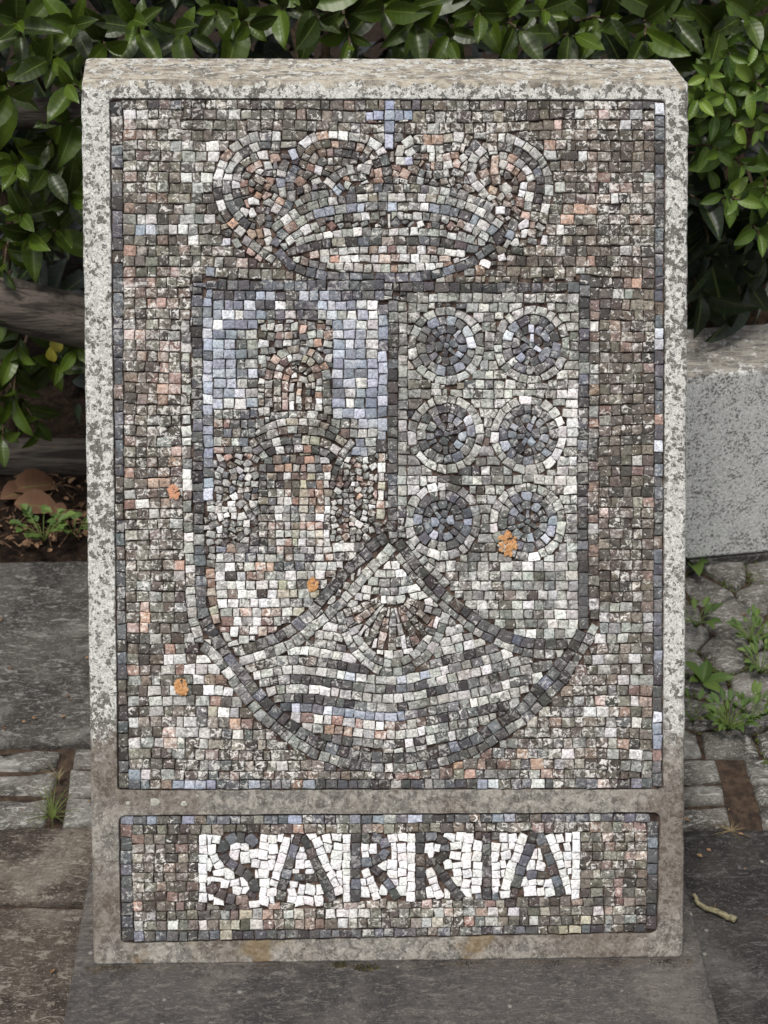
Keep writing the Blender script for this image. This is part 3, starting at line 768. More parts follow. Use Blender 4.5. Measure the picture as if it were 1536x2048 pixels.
path([(738,1700),(752,1700)], 15, 18, 7, 'T', sm=0); path([(731,1740),(740,1762),(755,1800)], 17, 15, 7, 'T', sm=0); path([(860,1740),(866,1762),(880,1798)], 17, 15, 7, 'T', sm=0)
path([(1048,1670),(1038,1700),(1022,1740),(1010,1780)], 18, 16, 7, 'T', sm=0); path([(1100,1672),(1112,1700),(1128,1750),(1138,1790)], 19, 15, 7, 'T', sm=0)
fillchips(398, 1678, 1165, 1806, 18.5, 6, lambda x, y: 'T', lambda x, y: wt(x, y+4), .5)
def nmr(x, y): return 262 < x < 1297
for k in range(11): fillrow(264, 1294, (lambda x, k=k: 1680+k*19.2-(x-264)*(.004+k*.0009)), 21.5, 18.8, 5, lambda x, y: cnm(x, y) if not wt(x, y) else 'T', nmr)

fillchips(250, 215, 1310, 1560, 15, 3, lambda x, y: rnd.choice('BMDL') if pinr(x, y, shield_poly) else cbg(x, y), None, .3)
OV = '''281,463,U 305,463,U 355,463,W 375,463,W 395,463,L 452,488,U 420,283,W 425,303,W 400,303,L 465,488,L 416,549,U 395,489,W 471,291,W 456,305,P 444,325,W 436,346,W 458,346,W 473,350,W 434,369,M 470,372,W 436,389,D 440,410,W 427,430,W 454,434,N
469,453,P 487,467,L 510,274,W 505,291,W 559,274,W 536,271,M 581,301,W 593,313,U 575,325,D 561,344,W 561,367,U 567,389,W 546,422,W 616,278,W 634,272,W 653,278,P 673,270,W 720,336,W 735,336,W 695,372,W 683,385,U 661,367,W 765,305,W 813,279,W
800,292,W 826,298,W 813,311,U 902,275,C 924,275,W 964,294,W 966,315,W 950,317,W 943,337,M 1027,279,W 1053,290,W 1067,303,W 1084,318,L 1093,343,W 1099,381,W 1119,381,W 1088,420,W 1128,464,W 1095,475,W 313,1395,W 335,1395,W 313,1415,W 337,1413,W 355,1390,W
365,1412,W 380,1330,W 400,1328,W 420,1330,W 395,1350,W 400,1370,W 445,1372,W 425,1390,W 460,1390,W 425,1430,C 475,1428,W 453,1430,W 268,1455,W 355,1470,W 480,1470,W 405,1468,W 262,1550,U 515,1570,U 630,1570,U 395,1570,U 345,1310,W 305,1310,W 370,1310,W
1140,1510,W 1285,1510,W 1175,1430,W 1205,1430,W 1200,1265,W 1205,1310,W 1290,1370,L 1262,1265,L 1318,1430,U 1318,1455,U 1318,1480,U 985,1570,U 1065,1572,W 258,574,P 258,552,P 282,595,P 262,640,L 268,222,W 280,230,W 388,1193,L 385,1095,W 1187,1055,C 1190,1050,W
1148,850,W 1150,880,W 1145,830,W 1120,960,W 1095,820,L 1130,1140,W 1150,1150,W 1110,1140,W 1090,1140,W 1150,1180,W 1150,1200,W 1130,1165,W 1150,1225,W 944,1080,W 993,1045,W 262,1660,P 300,1640,U 430,1650,U 720,1640,U 840,1640,U 1000,1638,U 1020,1638,U'''
for t in tiles:
    if t['k'] == 'P' and t['c'][1] < 470 and 430 < t['c'][0] < 1110 and rnd.random() < .6: t['k'] = 'O'
    if t['k'] == 'P' and t['c'][0] < 660 and 500 < t['c'][1] < 1200 and rnd.random() < .3: t['k'] = 'O'
for q in OV.split():
    x, y, k = q.split(','); x, y = float(x), float(y); t = inside(x, y)
    if t: t['k'] = k
# ---- cut every tessera against its neighbours
def cut(t):
    c, (h0, h1), (a0, a1) = t['c'], t['h'], t['ax']; gx = 1.16
    P = [(c[0]+sx*h0*gx*a0[0]+sy*h1*gx*a1[0], c[1]+sx*h0*gx*a0[1]+sy*h1*gx*a1[1]) for sx, sy in ((-1,-1),(1,-1),(1,1),(-1,1))]
    for o in near(*c):
        if o is t: continue
        dx, dy = o['c'][0]-c[0], o['c'][1]-c[1]
        if dx*dx+dy*dy > 60*60: continue
        best = None
        for ax in (a0, a1, o['ax'][0], o['ax'][1]):
            dd = dx*ax[0]+dy*ax[1]; s = 1 if dd > 0 else -1; nx_, ny_ = ax[0]*s, ax[1]*s; dd = abs(dd)
            ra_ = abs(a0[0]*nx_+a0[1]*ny_)*h0+abs(a1[0]*nx_+a1[1]*ny_)*h1
            ro = abs(o['ax'][0][0]*nx_+o['ax'][0][1]*ny_)*o['h'][0]+abs(o['ax'][1][0]*nx_+o['ax'][1][1]*ny_)*o['h'][1]
            sep = dd-ra_-ro
            if best is None or sep > best[0]: best = (sep, nx_, ny_, dd, ra_, ro)
        sep, nx_, ny_, dd, ra_, ro = best
        if sep > 8: continue
        if abs(t['pr']-o['pr']) < .25: lim = ra_+sep/2
        elif t['pr'] > o['pr']: lim = ra_+max(sep/2, 0) if sep < 0 else ra_+sep/2
        else: lim = dd-ro-max(sep/2, 0)
        P = clip(P, nx_, ny_, nx_*c[0]+ny_*c[1]+lim-t.get('g', .62))
        if len(P) < 3: return None
    return P
panel_in = [UV(*p) for p in PAN]
kept = []
for t in tiles:
    P = cut(t)
    if not P or area(P) < 55: continue
    pp = PAN if t['c'][1] < 1606 else NAM      # keep inside the sunk panel
    cxp = sum(p[0] for p in pp)/4; cyp = sum(p[1] for p in pp)/4
    for i in range(4):
        a, b = pp[i], pp[(i+1) % 4]; nx_, ny_ = (b[1]-a[1]), -(b[0]-a[0]); L = math.hypot(nx_, ny_); nx_ /= L; ny_ /= L
        if nx_*(cxp-a[0])+ny_*(cyp-a[1]) > 0: nx_, ny_ = -nx_, -ny_
        P = clip(P, nx_, ny_, nx_*a[0]+ny_*a[1]-4.0)
        if len(P) < 3: break
    if len(P) < 3 or area(P) < 55: continue
    kept.append((area(P), t, P))
kept.sort(key=lambda k: -k[0])
def build_tile(t, P):
    # drop near-duplicate corners, jitter them
    Q = []
    for p in P:
        if not Q or math.dist(p, Q[-1]) > 2.2: Q.append(p)
    if len(Q) > 3 and math.dist(Q[0], Q[-1]) < 2.2: Q.pop()
    if len(Q) < 3: return None
    Q = [(p[0]+rnd.uniform(-1.2, 1.2), p[1]+rnd.uniform(-1.2, 1.2)) for p in Q]
    # mid-edge points make broken, uneven sides
    q2 = []
    for i in range(len(Q)):
        a, b = Q[i], Q[(i+1) % len(Q)]; q2.append(a)
        if math.dist(a, b) > 12: q2.append(((a[0]+b[0])/2+rnd.uniform(-.7, .7), (a[1]+b[1])/2+rnd.uniform(-.7, .7)))
    uv = [UV(*p) for p in q2]; uv.reverse() if False else None
    if sum(uv[i][0]*uv[(i+1) % len(uv)][1]-uv[(i+1) % len(uv)][0]*uv[i][1] for i in range(len(uv))) < 0: uv.reverse()
    cu = sum(p[0] for p in uv)/len(uv); cv = sum(p[1] for p in uv)/len(uv)
    h = -.0017+rnd.gauss(0, .0009); tu, tv = rnd.gauss(0, .085), rnd.gauss(0, .085)
    n = len(uv); vs = []; fs = []
    for (k, dz, zz) in ((1.0, None, -.0095), (1.0, -.0011, 0), (.86, -.0001, 0), (.5, .0003, 0)):
        for (u, v) in uv:
            U_, V_ = cu+(u-cu)*k, cv+(v-cv)*k
            nn_ = zz if dz is None else h+dz+tu*(U_-cu)+tv*(V_-cv)+rnd.uniform(-.00028, .00028)
            vs.append(F(U_, V_, nn_))
    vs.append(F(cu, cv, h+.0004))
    for r_ in range(3):
        for i in range(n): fs.append((r_*n+i, r_*n+(i+1) % n, (r_+1)*n+(i+1) % n, (r_+1)*n+i))
    for i in range(n): fs.append((3*n+i, 3*n+(i+1) % n, 4*n))
    col = colr(t['k']); return vs, fs, [col]*len(vs)
bed = mesh('mortar_bed', [F(*UV(*p), -.0058) for p in [(p[0]-3 if p[0] < 700 else p[0]+3, p[1]) for p in PAN]], [(0,3,2,1)])
panel = link('coat_of_arms_panel', bed, MM, stele)
namep = link('name_panel', mesh('name_bed', [F(*UV(*p), -.0058) for p in [(p[0]-3 if p[0] < 700 else p[0]+3, p[1]) for p in NAM]], [(0,3,2,1)]), MM, stele)
rest = [[], [], []]; n_obj = 0
for i, (a_, t, P) in enumerate(kept):
    r_ = build_tile(t, P)
    if not r_: continue
    if n_obj < 300:
        n_obj += 1
        link('tessera', mesh('tessera', *r_), MT, panel if t['c'][1] < 1606 else namep)
    else:
        o_ = len(rest[0]); rest[0] += r_[0]; rest[1] += [tuple(q+o_ for q in f) for f in r_[1]]; rest[2] += r_[2]
link('small_tesserae', mesh('small_tesserae', *rest), MT, stele, kind='stuff')
# ------------------------------------------------------------------ foliage
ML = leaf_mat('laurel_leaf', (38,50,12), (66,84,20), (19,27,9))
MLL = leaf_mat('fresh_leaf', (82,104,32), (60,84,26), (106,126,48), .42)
MLD = leaf_mat('deep_leaf', (24,34,18), (34,46,25), (17,25,14), .4)  # green of the dark drooping leaves, also painted shade for leaves deep inside
MWD = leaf_mat('weed_leaf', (74,96,42), (60,82,36), (90,110,50), .6)
MB = plain('bark', (52,42,32), (88,72,54), 90)
MDL = leaf_mat('dead_leaf', (104,74,54), (84,60,46), (124,92,70), .8)
MYL = leaf_mat('yellow_leaf', (186,176,70), (160,152,58), (200,190,104), .6)  # colour of sunlit background, painted onto leaf shapes
def leaf_mesh(name, wid=.30, fold=.25, arch=.25, rows=12, cols=4, ser=.05, twist=0., tip=1.0):
    vs = []; fs = []; uvs = []
    for j in range(rows+1):
        t = j/rows; wv = wid*.5*(math.sin(math.pi*min(1, t**1.12*.975+.02))**.8)*(1-.15*t)
        if tip and t > .8: wv *= 1-(t-.8)*.9
        if j % 2: wv *= 1+ser
        for i in range(cols+1):
            s = -1+2*i/cols; x = s*wv
            z = abs(s)*wv*fold*2 - arch*t*t + .008*math.sin(t*9+s*2) + .03*s*twist*t
            vs.append((x, t*(1-.12*arch), z)); uvs.append((s*.5, t))
    for j in range(rows):
        for i in range(cols):
            a = j*(cols+1)+i; fs.append((a, a+1, a+cols+2, a+cols+1))
    me = mesh(name, vs, fs, smooth=True); ul = me.uv_layers.new(name='UVMap')
    for lp in me.loops: ul.data[lp.index].uv = uvs[lp.vertex_index]
    return me
def variants(mat, n, **k):
    out = []
    for _ in range(n):
        kk = dict(k); kk['arch'] = k.get('arch', .25)*rnd.uniform(.2, 1.6); kk['fold'] = k.get('fold', .25)*rnd.uniform(.3, 1.4); kk['wid'] = k.get('wid', .38)*rnd.uniform(.85, 1.15); kk['twist'] = rnd.uniform(-2, 2)
        me = leaf_mesh('leaf', **kk); me.materials.append(mat); out.append(me)
    return out
VL = variants(ML, 7, wid=.42); VLL = variants(MLL, 6, wid=.44, ser=.02); VD = variants(MLD, 5, wid=.44, arch=.35)
VW = variants(MWD, 4, wid=.5, rows=8, ser=.12)
V_LOW = [leaf_mesh('leaf', wid=.42, arch=rnd.uniform(.1, .4), rows=5, cols=2, ser=0) for _ in range(4)]
def basis(dr, up):
    y = dr.normalized(); z = (up-y*up.dot(y)); z = z.normalized() if z.length > 1e-4 else Vector((0,0,1)); x = y.cross(z)
    return Matrix(((x.x, y.x, z.x), (x.y, y.y, z.y), (x.z, y.z, z.z)))
def tube(pts, r0, r1, n=6):
    vs = []; fs = []
    for i, p in enumerate(pts):
        a, b = pts[max(0, i-1)], pts[min(len(pts)-1, i+1)]; B = basis(b-a, Vector((.3, .2, 1))); r = r0+(r1-r0)*i/(len(pts)-1)
        for k in range(n): q = p+B @ Vector((math.cos(2*math.pi*k/n)*r, 0, math.sin(2*math.pi*k/n)*r)); vs.append(tuple(q))
    for i in range(len(pts)-1):
        for k in range(n): fs.append((i*n+k, i*n+(k+1) % n, (i+1)*n+(k+1) % n, (i+1)*n+k))
    fs.append(tuple(range(n))[::-1]); fs.append(tuple((len(pts)-1)*n+k for k in range(n)))
    return vs, fs
def tube_obj(name, pts, r0, r1, mat, parent=None, n=6, **k):
    vs, fs = tube(pts, r0, r1, n); return link(name, mesh(name, vs, fs, smooth=True), mat, parent, **k)
class Shrub:
    def __init__(s, name, loc, label, cat):
        s.e = empty(name, loc, label=label, cat=cat); s.o = Vector(loc); s.n = 0; s.rv = []; s.rf = []; s.ru = []; s.rm = None
    def leaf(s, p, dr, up, size, var):
        if s.n < 300:
            s.n += 1; o = link('leaf', rnd.choice(var), None, s.e)
            o.matrix_local = Matrix.LocRotScale(p-s.o, basis(dr, up).to_quaternion(), Vector((size,)*3))
        else:
            me = rnd.choice(V_LOW); B = basis(dr, up); o_ = len(s.rv); s.rm = var[0].materials[0]
            for v in me.vertices: s.rv.append(tuple(p-s.o+B @ (v.co*size)))
            for f in me.polygons: s.rf.append(tuple(i+o_ for i in f.vertices))
            for l in me.loops: s.ru.append(tuple(me.uv_layers[0].data[l.index].uv))
    def shoot(s, tip, dr, n, size, var, L=.12, spread=62, stem=True):
        dr = dr.normalized(); side = dr.cross(Vector((0,0,1))).normalized(); up = side.cross(dr)
        base = tip-dr*L-Vector((0,0,.02))
        if stem: tube_obj('branch', [base-s.o-dr*.12-Vector((0,-.06,.05)), base-s.o, tip-s.o-dr*L*.4, tip-s.o], .0035, .0015, MB, s.e, 5)
        a = rnd.uniform(0, 6.28)
        for i in range(n):
            t = i/max(1, n-1); a += 2.4; p = tip-dr*L*(1-t)*.75; al = R(spread*(1.15-.75*t)+rnd.uniform(-9, 9))
            rad = side*math.cos(a)+up*math.sin(a); ld = dr*math.cos(al)+rad*math.sin(al); ld.z -= .12
            s.leaf(p, ld, dr*math.sin(al)-rad*math.cos(al)+Vector((0,0,.35)), size*rnd.uniform(.55, 1.2)*(1-.25*t), var)
    def done(s):
        if s.rv:
            me = mesh('foliage', s.rv, s.rf, smooth=True); ul = me.uv_layers.new(name='UVMap')
            ul.data.foreach_set('uv', np.array(s.ru, dtype=np.float32).ravel()); link('foliage', me, s.rm, s.e, kind='stuff')
left = Shrub('laurel_shrub', (-.62, 1.2, 0), 'dark laurel shrub growing through the log rails, above the dead brown leaves', 'shrub')
mid = Shrub('laurel_shrub', (.05, 1.3, 0), 'laurel shrub whose leaves show only just above the top edge of the stele', 'shrub')
right = Shrub('laurel_shrub', (.72, 1.3, 0), 'laurel shrub with large drooping dark leaves over the low granite block', 'shrub')
ash = Shrub('ash_sapling', (.95, 1.18, 0), 'sapling with small bright yellow-green leaflets beside the upper corner of the stele', 'sapling')
def face_dir(px=0, py=0):   # outward to the light, with a lean
    return Vector((px*.8+rnd.uniform(-.25, .25), -1+rnd.uniform(-.2, .2), .35-py*.8+rnd.uniform(-.25, .25)))
hero = [(30,40,.0,.0,.12),(95,120,0,0,.10),(20,190,.3,.5,.15),(150,50,0,0,.085),(215,95,.2,.2,.09),(265,40,0,0,.10),(95,290,0,.6,.11),(30,330,0,0,.08),(100,345,.2,0,.085),(60,470,0,.0,.11),(120,455,.4,.0,.12),(8,540,.2,.6,.10),
 (140,395,.1,.3,.09),(30,700,0,.4,.12),(115,730,.3,.2,.10),(25,800,0,.8,.12),(75,850,.4,.7,.10),(5,880,0,.7,.10),(150,700,.3,.4,.08),(350,60,0,0,.10),(5,640,0,.5,.07),(40,430,0,.1,.10),(150,250,.2,.2,.11),(135,170,0,0,.11)]
for (x, y, a, b, s_) in hero: left.shoot(on_y(x, y, rnd.uniform(1.0, 1.06)), face_dir(a, b), rnd.randint(6, 9), s_*.84, VL)
for (x, y, a, b, s_) in [(430,20,0,.1,.09),(500,50,.2,.5,.11),(560,20,0,.2,.10),(640,40,.1,.4,.11),(700,90,0,.5,.10),(830,50,0,.2,.12),(900,80,0,.3,.10),(960,30,0,.1,.10),(1040,60,.2,.2,.11),(1090,20,0,.1,.09),(770,20,0,.6,.12)]:
    mid.shoot(on_y(x, y, rnd.uniform(1.05, 1.13)), face_dir(a, b), 7, s_*.86, VL)
for (x, y, a, b, s_) in [(1150,70,0,.2,.10),(1220,40,.2,.1,.10),(1290,80,0,.3,.11),(1350,40,.2,.0,.11),(1440,60,.3,.1,.13),(1500,30,0,0,.10),(1410,120,.2,.4,.10),(1530,110,.2,.2,.10)]:
    right.shoot(on_y(x, y, rnd.uniform(1.02, 1.1)), face_dir(a, b), 7, s_*.86, VL)
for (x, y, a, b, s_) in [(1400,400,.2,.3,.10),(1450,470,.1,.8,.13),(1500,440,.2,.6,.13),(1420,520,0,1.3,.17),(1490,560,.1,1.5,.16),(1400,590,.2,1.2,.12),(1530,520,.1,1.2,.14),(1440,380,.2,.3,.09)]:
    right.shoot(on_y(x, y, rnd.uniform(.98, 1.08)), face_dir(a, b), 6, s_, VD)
for (x, y) in [(1420,150),(1460,110),(1500,180),(1430,230),(1470,250),(1520,260),(1490,330),(1530,390),(1440,300),(1400,200),(1510,90),(1535,180),(1480,400),(1520,470),(1450,190)]:
    ash.shoot(on_y(x, y, rnd.uniform(.93, 1.0)), face_dir(rnd.uniform(-.3, .3), .2), 9, .055*rnd.uniform(.85, 1.2), VLL, L=.13, spread=75)
# deeper growth; the dark leaf variants carry the hedge's inner shade in their colour
def fill(sh, x0, x1, n, size, var, z0=.12):
    for _ in range(n):
        d_ = rnd.random(); x = rnd.uniform(x0, x1); z = z0+(1.7-z0)*rnd.random(); y = 1.17+.75*d_
        sh.shoot(Vector((x, y, z)), face_dir(rnd.uniform(-.5, .5), rnd.uniform(-.2, .7)), 8, size*rnd.uniform(.7, 1.15), var, stem=False)
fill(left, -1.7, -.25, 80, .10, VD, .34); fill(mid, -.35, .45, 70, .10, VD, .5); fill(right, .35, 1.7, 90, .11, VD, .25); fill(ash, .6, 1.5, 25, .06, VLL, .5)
for sh in (left, mid, right, ash):
    sh.done()
    for k in range(4):
        b0 = Vector((rnd.uniform(-.25, .25), rnd.uniform(.05, .4), -.05)); pts = [b0+Vector((rnd.uniform(-.05, .05)*i, rnd.uniform(-.03, .03)*i, .28*i)) for i in range(6)]
        tube_obj('trunk', pts, .014, .006, MB, sh.e, 8)
# far growth that closes the hedge, leaf colour darkened to stand in for shade
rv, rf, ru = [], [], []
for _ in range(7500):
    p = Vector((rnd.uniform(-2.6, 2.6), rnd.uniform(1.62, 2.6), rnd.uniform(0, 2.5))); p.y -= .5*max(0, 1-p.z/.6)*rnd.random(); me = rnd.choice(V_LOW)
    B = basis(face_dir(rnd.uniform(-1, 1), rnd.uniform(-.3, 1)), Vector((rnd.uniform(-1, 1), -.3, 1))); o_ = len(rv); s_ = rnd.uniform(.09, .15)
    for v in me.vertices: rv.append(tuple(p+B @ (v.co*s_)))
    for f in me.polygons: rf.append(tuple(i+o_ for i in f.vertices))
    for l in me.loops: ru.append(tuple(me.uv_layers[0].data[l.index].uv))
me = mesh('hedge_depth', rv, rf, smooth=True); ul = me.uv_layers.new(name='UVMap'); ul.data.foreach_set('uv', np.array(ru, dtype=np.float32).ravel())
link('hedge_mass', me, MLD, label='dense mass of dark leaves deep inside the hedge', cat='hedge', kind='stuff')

# ------------------------------------------------------------------ log fence
fence = empty('log_fence', (0, 1.2, 0), label='rustic fence of weathered round logs half hidden in the hedge', cat='fence')
def log(name, p, q, r, parent, off_=Vector((0,1.2,0)), **k):
    n, mm = 40, 20; vs = []; fs = []; d_ = q-p; B = basis(d_, Vector((0,0,1)))
    for i in range(n+1):
        t = i/n; c = p+d_*t-off_
        for j in range(mm):
            a = 2*math.pi*j/mm; rr_ = r*(1+.05*mnoise.noise(Vector((t*9, math.cos(a), math.sin(a))))+.03*mnoise.noise(Vector((t*3, math.cos(a)*5, math.sin(a)*5))))
            vs.append(tuple(c+B @ Vector((math.cos(a)*rr_, 0, math.sin(a)*rr_))))
    for i in range(n):
        for j in range(mm): fs.append((i*mm+j, i*mm+(j+1) % mm, (i+1)*mm+(j+1) % mm, (i+1)*mm+j))
    fs.append(tuple(range(mm))[::-1]); fs.append(tuple(n*mm+j for j in range(mm)))
    me = mesh(name, vs, fs, smooth=True); return link(name, me, MW, parent, **k)
def ext(a, b, x0, x1): d_ = (b-a)/(b.x-a.x); return a+d_*(x0-a.x), a+d_*(x1-a.x)
log('rail', *ext(on_y(0, 605, 1.04), on_y(165, 643, 1.04), -1.55, -.1), .046, fence)
log('rail', *ext(on_y(0, 228, 1.10), on_y(1480, 205, 1.10), -1.55, 1.5), .026, fence)
for x in (-1.45, 1.5): log('post', Vector((x, 1.24, -.2)), Vector((x, 1.24, 1.1)), .055, fence)
ylog = on_z(80, 950, .02).y+.03; a, b = on_y(0, 914, ylog), on_y(165, 917, ylog)
lo = log('fallen_log', *ext(a, b, -1.6, .35), .040, None, off_=Vector((0,0,0)), label='thick brown log lying on the soil bed at the foot of the hedge', cat='log')

# ------------------------------------------------------------------ soil litter, dead leaves, weeds
def soil_z(x, y): return -.005+.022*mnoise.fractal(Vector((x*7, y*7, 0)), 1, 2, 4)+.02
vs, fs = [], []
for _ in range(1500):
    x, y = rnd.uniform(-1.5, -.2), rnd.uniform(yb+.005, 1.3)
    if rnd.random() < .12: x = rnd.uniform(.3, 1.5); y = rnd.uniform(1.02, 1.3)
    z = soil_z(x, y)+rnd.uniform(.0, .012); a = rnd.uniform(0, 3.14); d_ = Vector((math.cos(a), math.sin(a), rnd.uniform(-.25, .25)))
    o_ = len(vs)
    if rnd.random() < .55:
        L = rnd.uniform(.01, .06); r = rnd.uniform(.0005, .0016); v2, f2 = tube([Vector((x,y,z)), Vector((x,y,z))+d_*L*.5+Vector((0,0,rnd.uniform(0,.006))), Vector((x,y,z))+d_*L], r, r*.6, 4)
    else:
        s_ = rnd.uniform(.006, .022); B = basis(d_, Vector((rnd.uniform(-.5,.5), rnd.uniform(-.5,.5), 1)))
        v2 = [tuple(Vector((x,y,z))+B @ Vector(q)*s_) for q in ((0,0,0),(.35,.4,.12),(.3,.8,.1),(0,1,-.05),(-.32,.6,.15),(-.25,.25,.1),(0,.5,-.03))]; f2 = [(0,1,6),(1,2,6),(2,3,6),(3,4,6),(4,5,6),(5,0,6)]
    vs += v2; fs += [tuple(i+o_ for i in f) for f in f2]
for _ in range(170):
    x, y = rnd.choice((rnd.uniform(-1.1, -.42), rnd.uniform(.43, 1.1))), rnd.uniform(-.35, .8); s_ = rnd.uniform(.003, .010); B = basis(Vector((rnd.uniform(-1,1), rnd.uniform(-1,1), .05)), Vector((rnd.uniform(-.3,.3), rnd.uniform(-.3,.3), 1))); o_ = len(vs)
    v2 = [tuple(Vector((x, y, .0035))+B @ Vector(q)*s_) for q in ((0,0,0),(.35,.4,.12),(.3,.8,.1),(0,1,-.05),(-.32,.6,.15),(-.25,.25,.1),(0,.5,-.03))]; f2 = [(0,1,6),(1,2,6),(2,3,6),(3,4,6),(4,5,6),(5,0,6)]
    vs += v2; fs += [tuple(i+o_ for i in f) for f in f2]
link('leaf_litter', mesh('leaf_litter', vs, fs), plain('litter', (70,50,36), (138,110,82), 45), label='brown litter of twigs and leaf scraps on the soil', cat='litter', kind='stuff')
VDL = variants(MDL, 3, wid=.6, arch=.4, fold=.5)
for me in VDL: me.materials.clear(); me.materials.append(MDL)
DLAB = ['broad curled dead brown leaf just below the log, largest of the dead leaves', 'dead brown leaf lying below and partly under the largest one', 'dead brown leaf nearest the stele on the soil bed', 'folded dead brown leaf at the picture edge below the log']
for (x, y, s_, az), lb_ in zip([(22,985,.10,-1.2),(30,1012,.09,-1.7),(108,1015,.055,-2.6),(2,1003,.08,-.9)], DLAB):
    p = on_z(x, y, .03); p.z = .035
    o = link('dead_leaf', VDL[rnd.randrange(3)], None, None, label=lb_, cat='dead leaf', group='dead leaves on the soil')
    o.matrix_world = Matrix.LocRotScale(p, basis(Vector((-math.sin(az), math.cos(az), .05)), Vector((rnd.uniform(-.3,.3), -.5, 1))).to_quaternion(), Vector((s_,)*3))
p = on_y(118, 650, 1.05)
for k, (dx, dy) in enumerate(((0, 0), (-.012, -.035))):  # leaf shapes added in place of sunlit background showing through the hedge
    o = link('yellow_leaf', VDL[k].copy(), None, None, label=['pale yellow leaf hanging in the hedge just under the upper log', 'lower of two pale yellow leaves hanging in the hedge'][k], cat='leaf', group='yellow leaves in the hedge'); o.data.materials.clear(); o.data.materials.append(MYL)
    o.matrix_world = Matrix.LocRotScale(on_y(110-10*k, 668+26*k, 1.03), basis(Vector((.1, -.25, -1)), Vector((0, -1, .3))).to_quaternion(), Vector((.038-.006*k,)*3))
def weed(name, loc, n, size, label, cat='weed', var=VW, tilt=.45, group='weeds in the joints', stalk=0.):
    e_ = empty(name, loc, label=label, cat=cat, group=group); a = rnd.uniform(0, 6)
    for i in range(n):
        a += 2.4+rnd.uniform(-.3, .3); t = tilt*rnd.uniform(.6, 1.5); d_ = Vector((math.cos(a), math.sin(a), t)); s_ = size*rnd.uniform(.6, 1.15)
        o = link('leaf', rnd.choice(var), None, e_); st = Vector((math.cos(a), math.sin(a), 1.2))*stalk*rnd.uniform(.5, 1.1)
        if stalk: tube_obj('stalk', [Vector((0,0,0)), st*.6+Vector((0,0,stalk*.2)), st], .0008, .0006, MWD, e_, 4)
        o.matrix_local = Matrix.LocRotScale(st+Vector((0,0,.003)), basis(d_, Vector((0,0,1))).to_quaternion(), Vector((s_,)*3))
VC = variants(MWD, 3, wid=.95, rows=6, ser=0, arch=.1)
weed('clover_patch', on_z(88, 1085, .02), 26, .020, 'low patch of small round-leaved green clover at the edge of the soil', 'clover', VC, .3, stalk=.045)
weed('clover_patch', on_z(150, 1075, .02), 12, .018, 'smaller clover patch touching the stele at the edge of the soil', 'clover', VC, .3, stalk=.04)
weed('broadleaf_weed', on_z(1384, 1135, 0), 6, .055, 'leafy green weed at the foot of the granite block', tilt=.9)
weed('broadleaf_weed', on_z(1404, 1368, 0), 5, .055, 'weed with the broadest dull green leaves, among the cobbles close to the stele', tilt=.9)
weed('small_weed', on_z(1392, 1255, 0), 12, .03, 'little green weed beside the stele between the two broad-leaved weeds', tilt=.8, stalk=.03)
weed('small_weed', on_z(1500, 1288, 0), 34, .02, 'bushy green weed in the highest joint of the cobbles', tilt=.8, stalk=.03)
weed('small_weed', on_z(1520, 1348, 0), 30, .02, 'bushy green weed in a joint at the picture edge, second from the top', tilt=.8, stalk=.03)
weed('small_weed', on_z(1455, 1462, 0), 36, .022, 'bushy green weed just above the brown soil gap in the cobbles', tilt=.8, stalk=.03)
weed('small_weed', on_z(1500, 1445, 0), 22, .022, 'thin upright weed right next to the bushy one above the soil gap', tilt=1.6, stalk=.03)
weed('small_weed', on_z(1385, 1445, 0), 10, .025, 'tiny weed against the stele between the cobbles', tilt=.8, stalk=.03)
def tuft(loc, n, L, label, mat, kind='grass_tuft', cat='grass tuft', flat=.0):
    vs, fs = [], []
    for i in range(n):
        a = rnd.uniform(0, 6.28); l = L*rnd.uniform(.5, 1.1); d_ = Vector((math.cos(a), math.sin(a), 0)); w_ = Vector((-d_.y, d_.x, 0))*.0014; o_ = len(vs); h_ = (1-flat)
        for t in (0, .4, .75, 1): 
            p = d_*l*(.9*t*t+.15*t)+Vector((0,0,l*h_*(t-.45*t*t))); k = 1-t*.9; vs += [tuple(p-w_*k), tuple(p+w_*k)]
        for t in range(3): fs.append((o_+2*t, o_+2*t+1, o_+2*t+3, o_+2*t+2))
    o = link(kind, mesh(kind, vs, fs), mat, None, label=label, cat=cat); o.location = loc
MGR = plain('grass', (84,94,44), (62,74,34), 30); MDRY = plain('dry_grass', (112,100,74), (84,72,52), 30)
tuft(on_z(106, 1640, 0), 26, .06, 'thin green grass tuft growing from the joint by the stele side', MGR)
tuft(on_z(118, 1560, 0), 10, .03, 'tiny dry grass tuft in the upper part of the sett joint', MDRY)
tuft(on_z(1462, 1662, 0), 14, .034, 'flattened wisp of dry grass at the edge of the dark slab', MDRY, flat=.8)
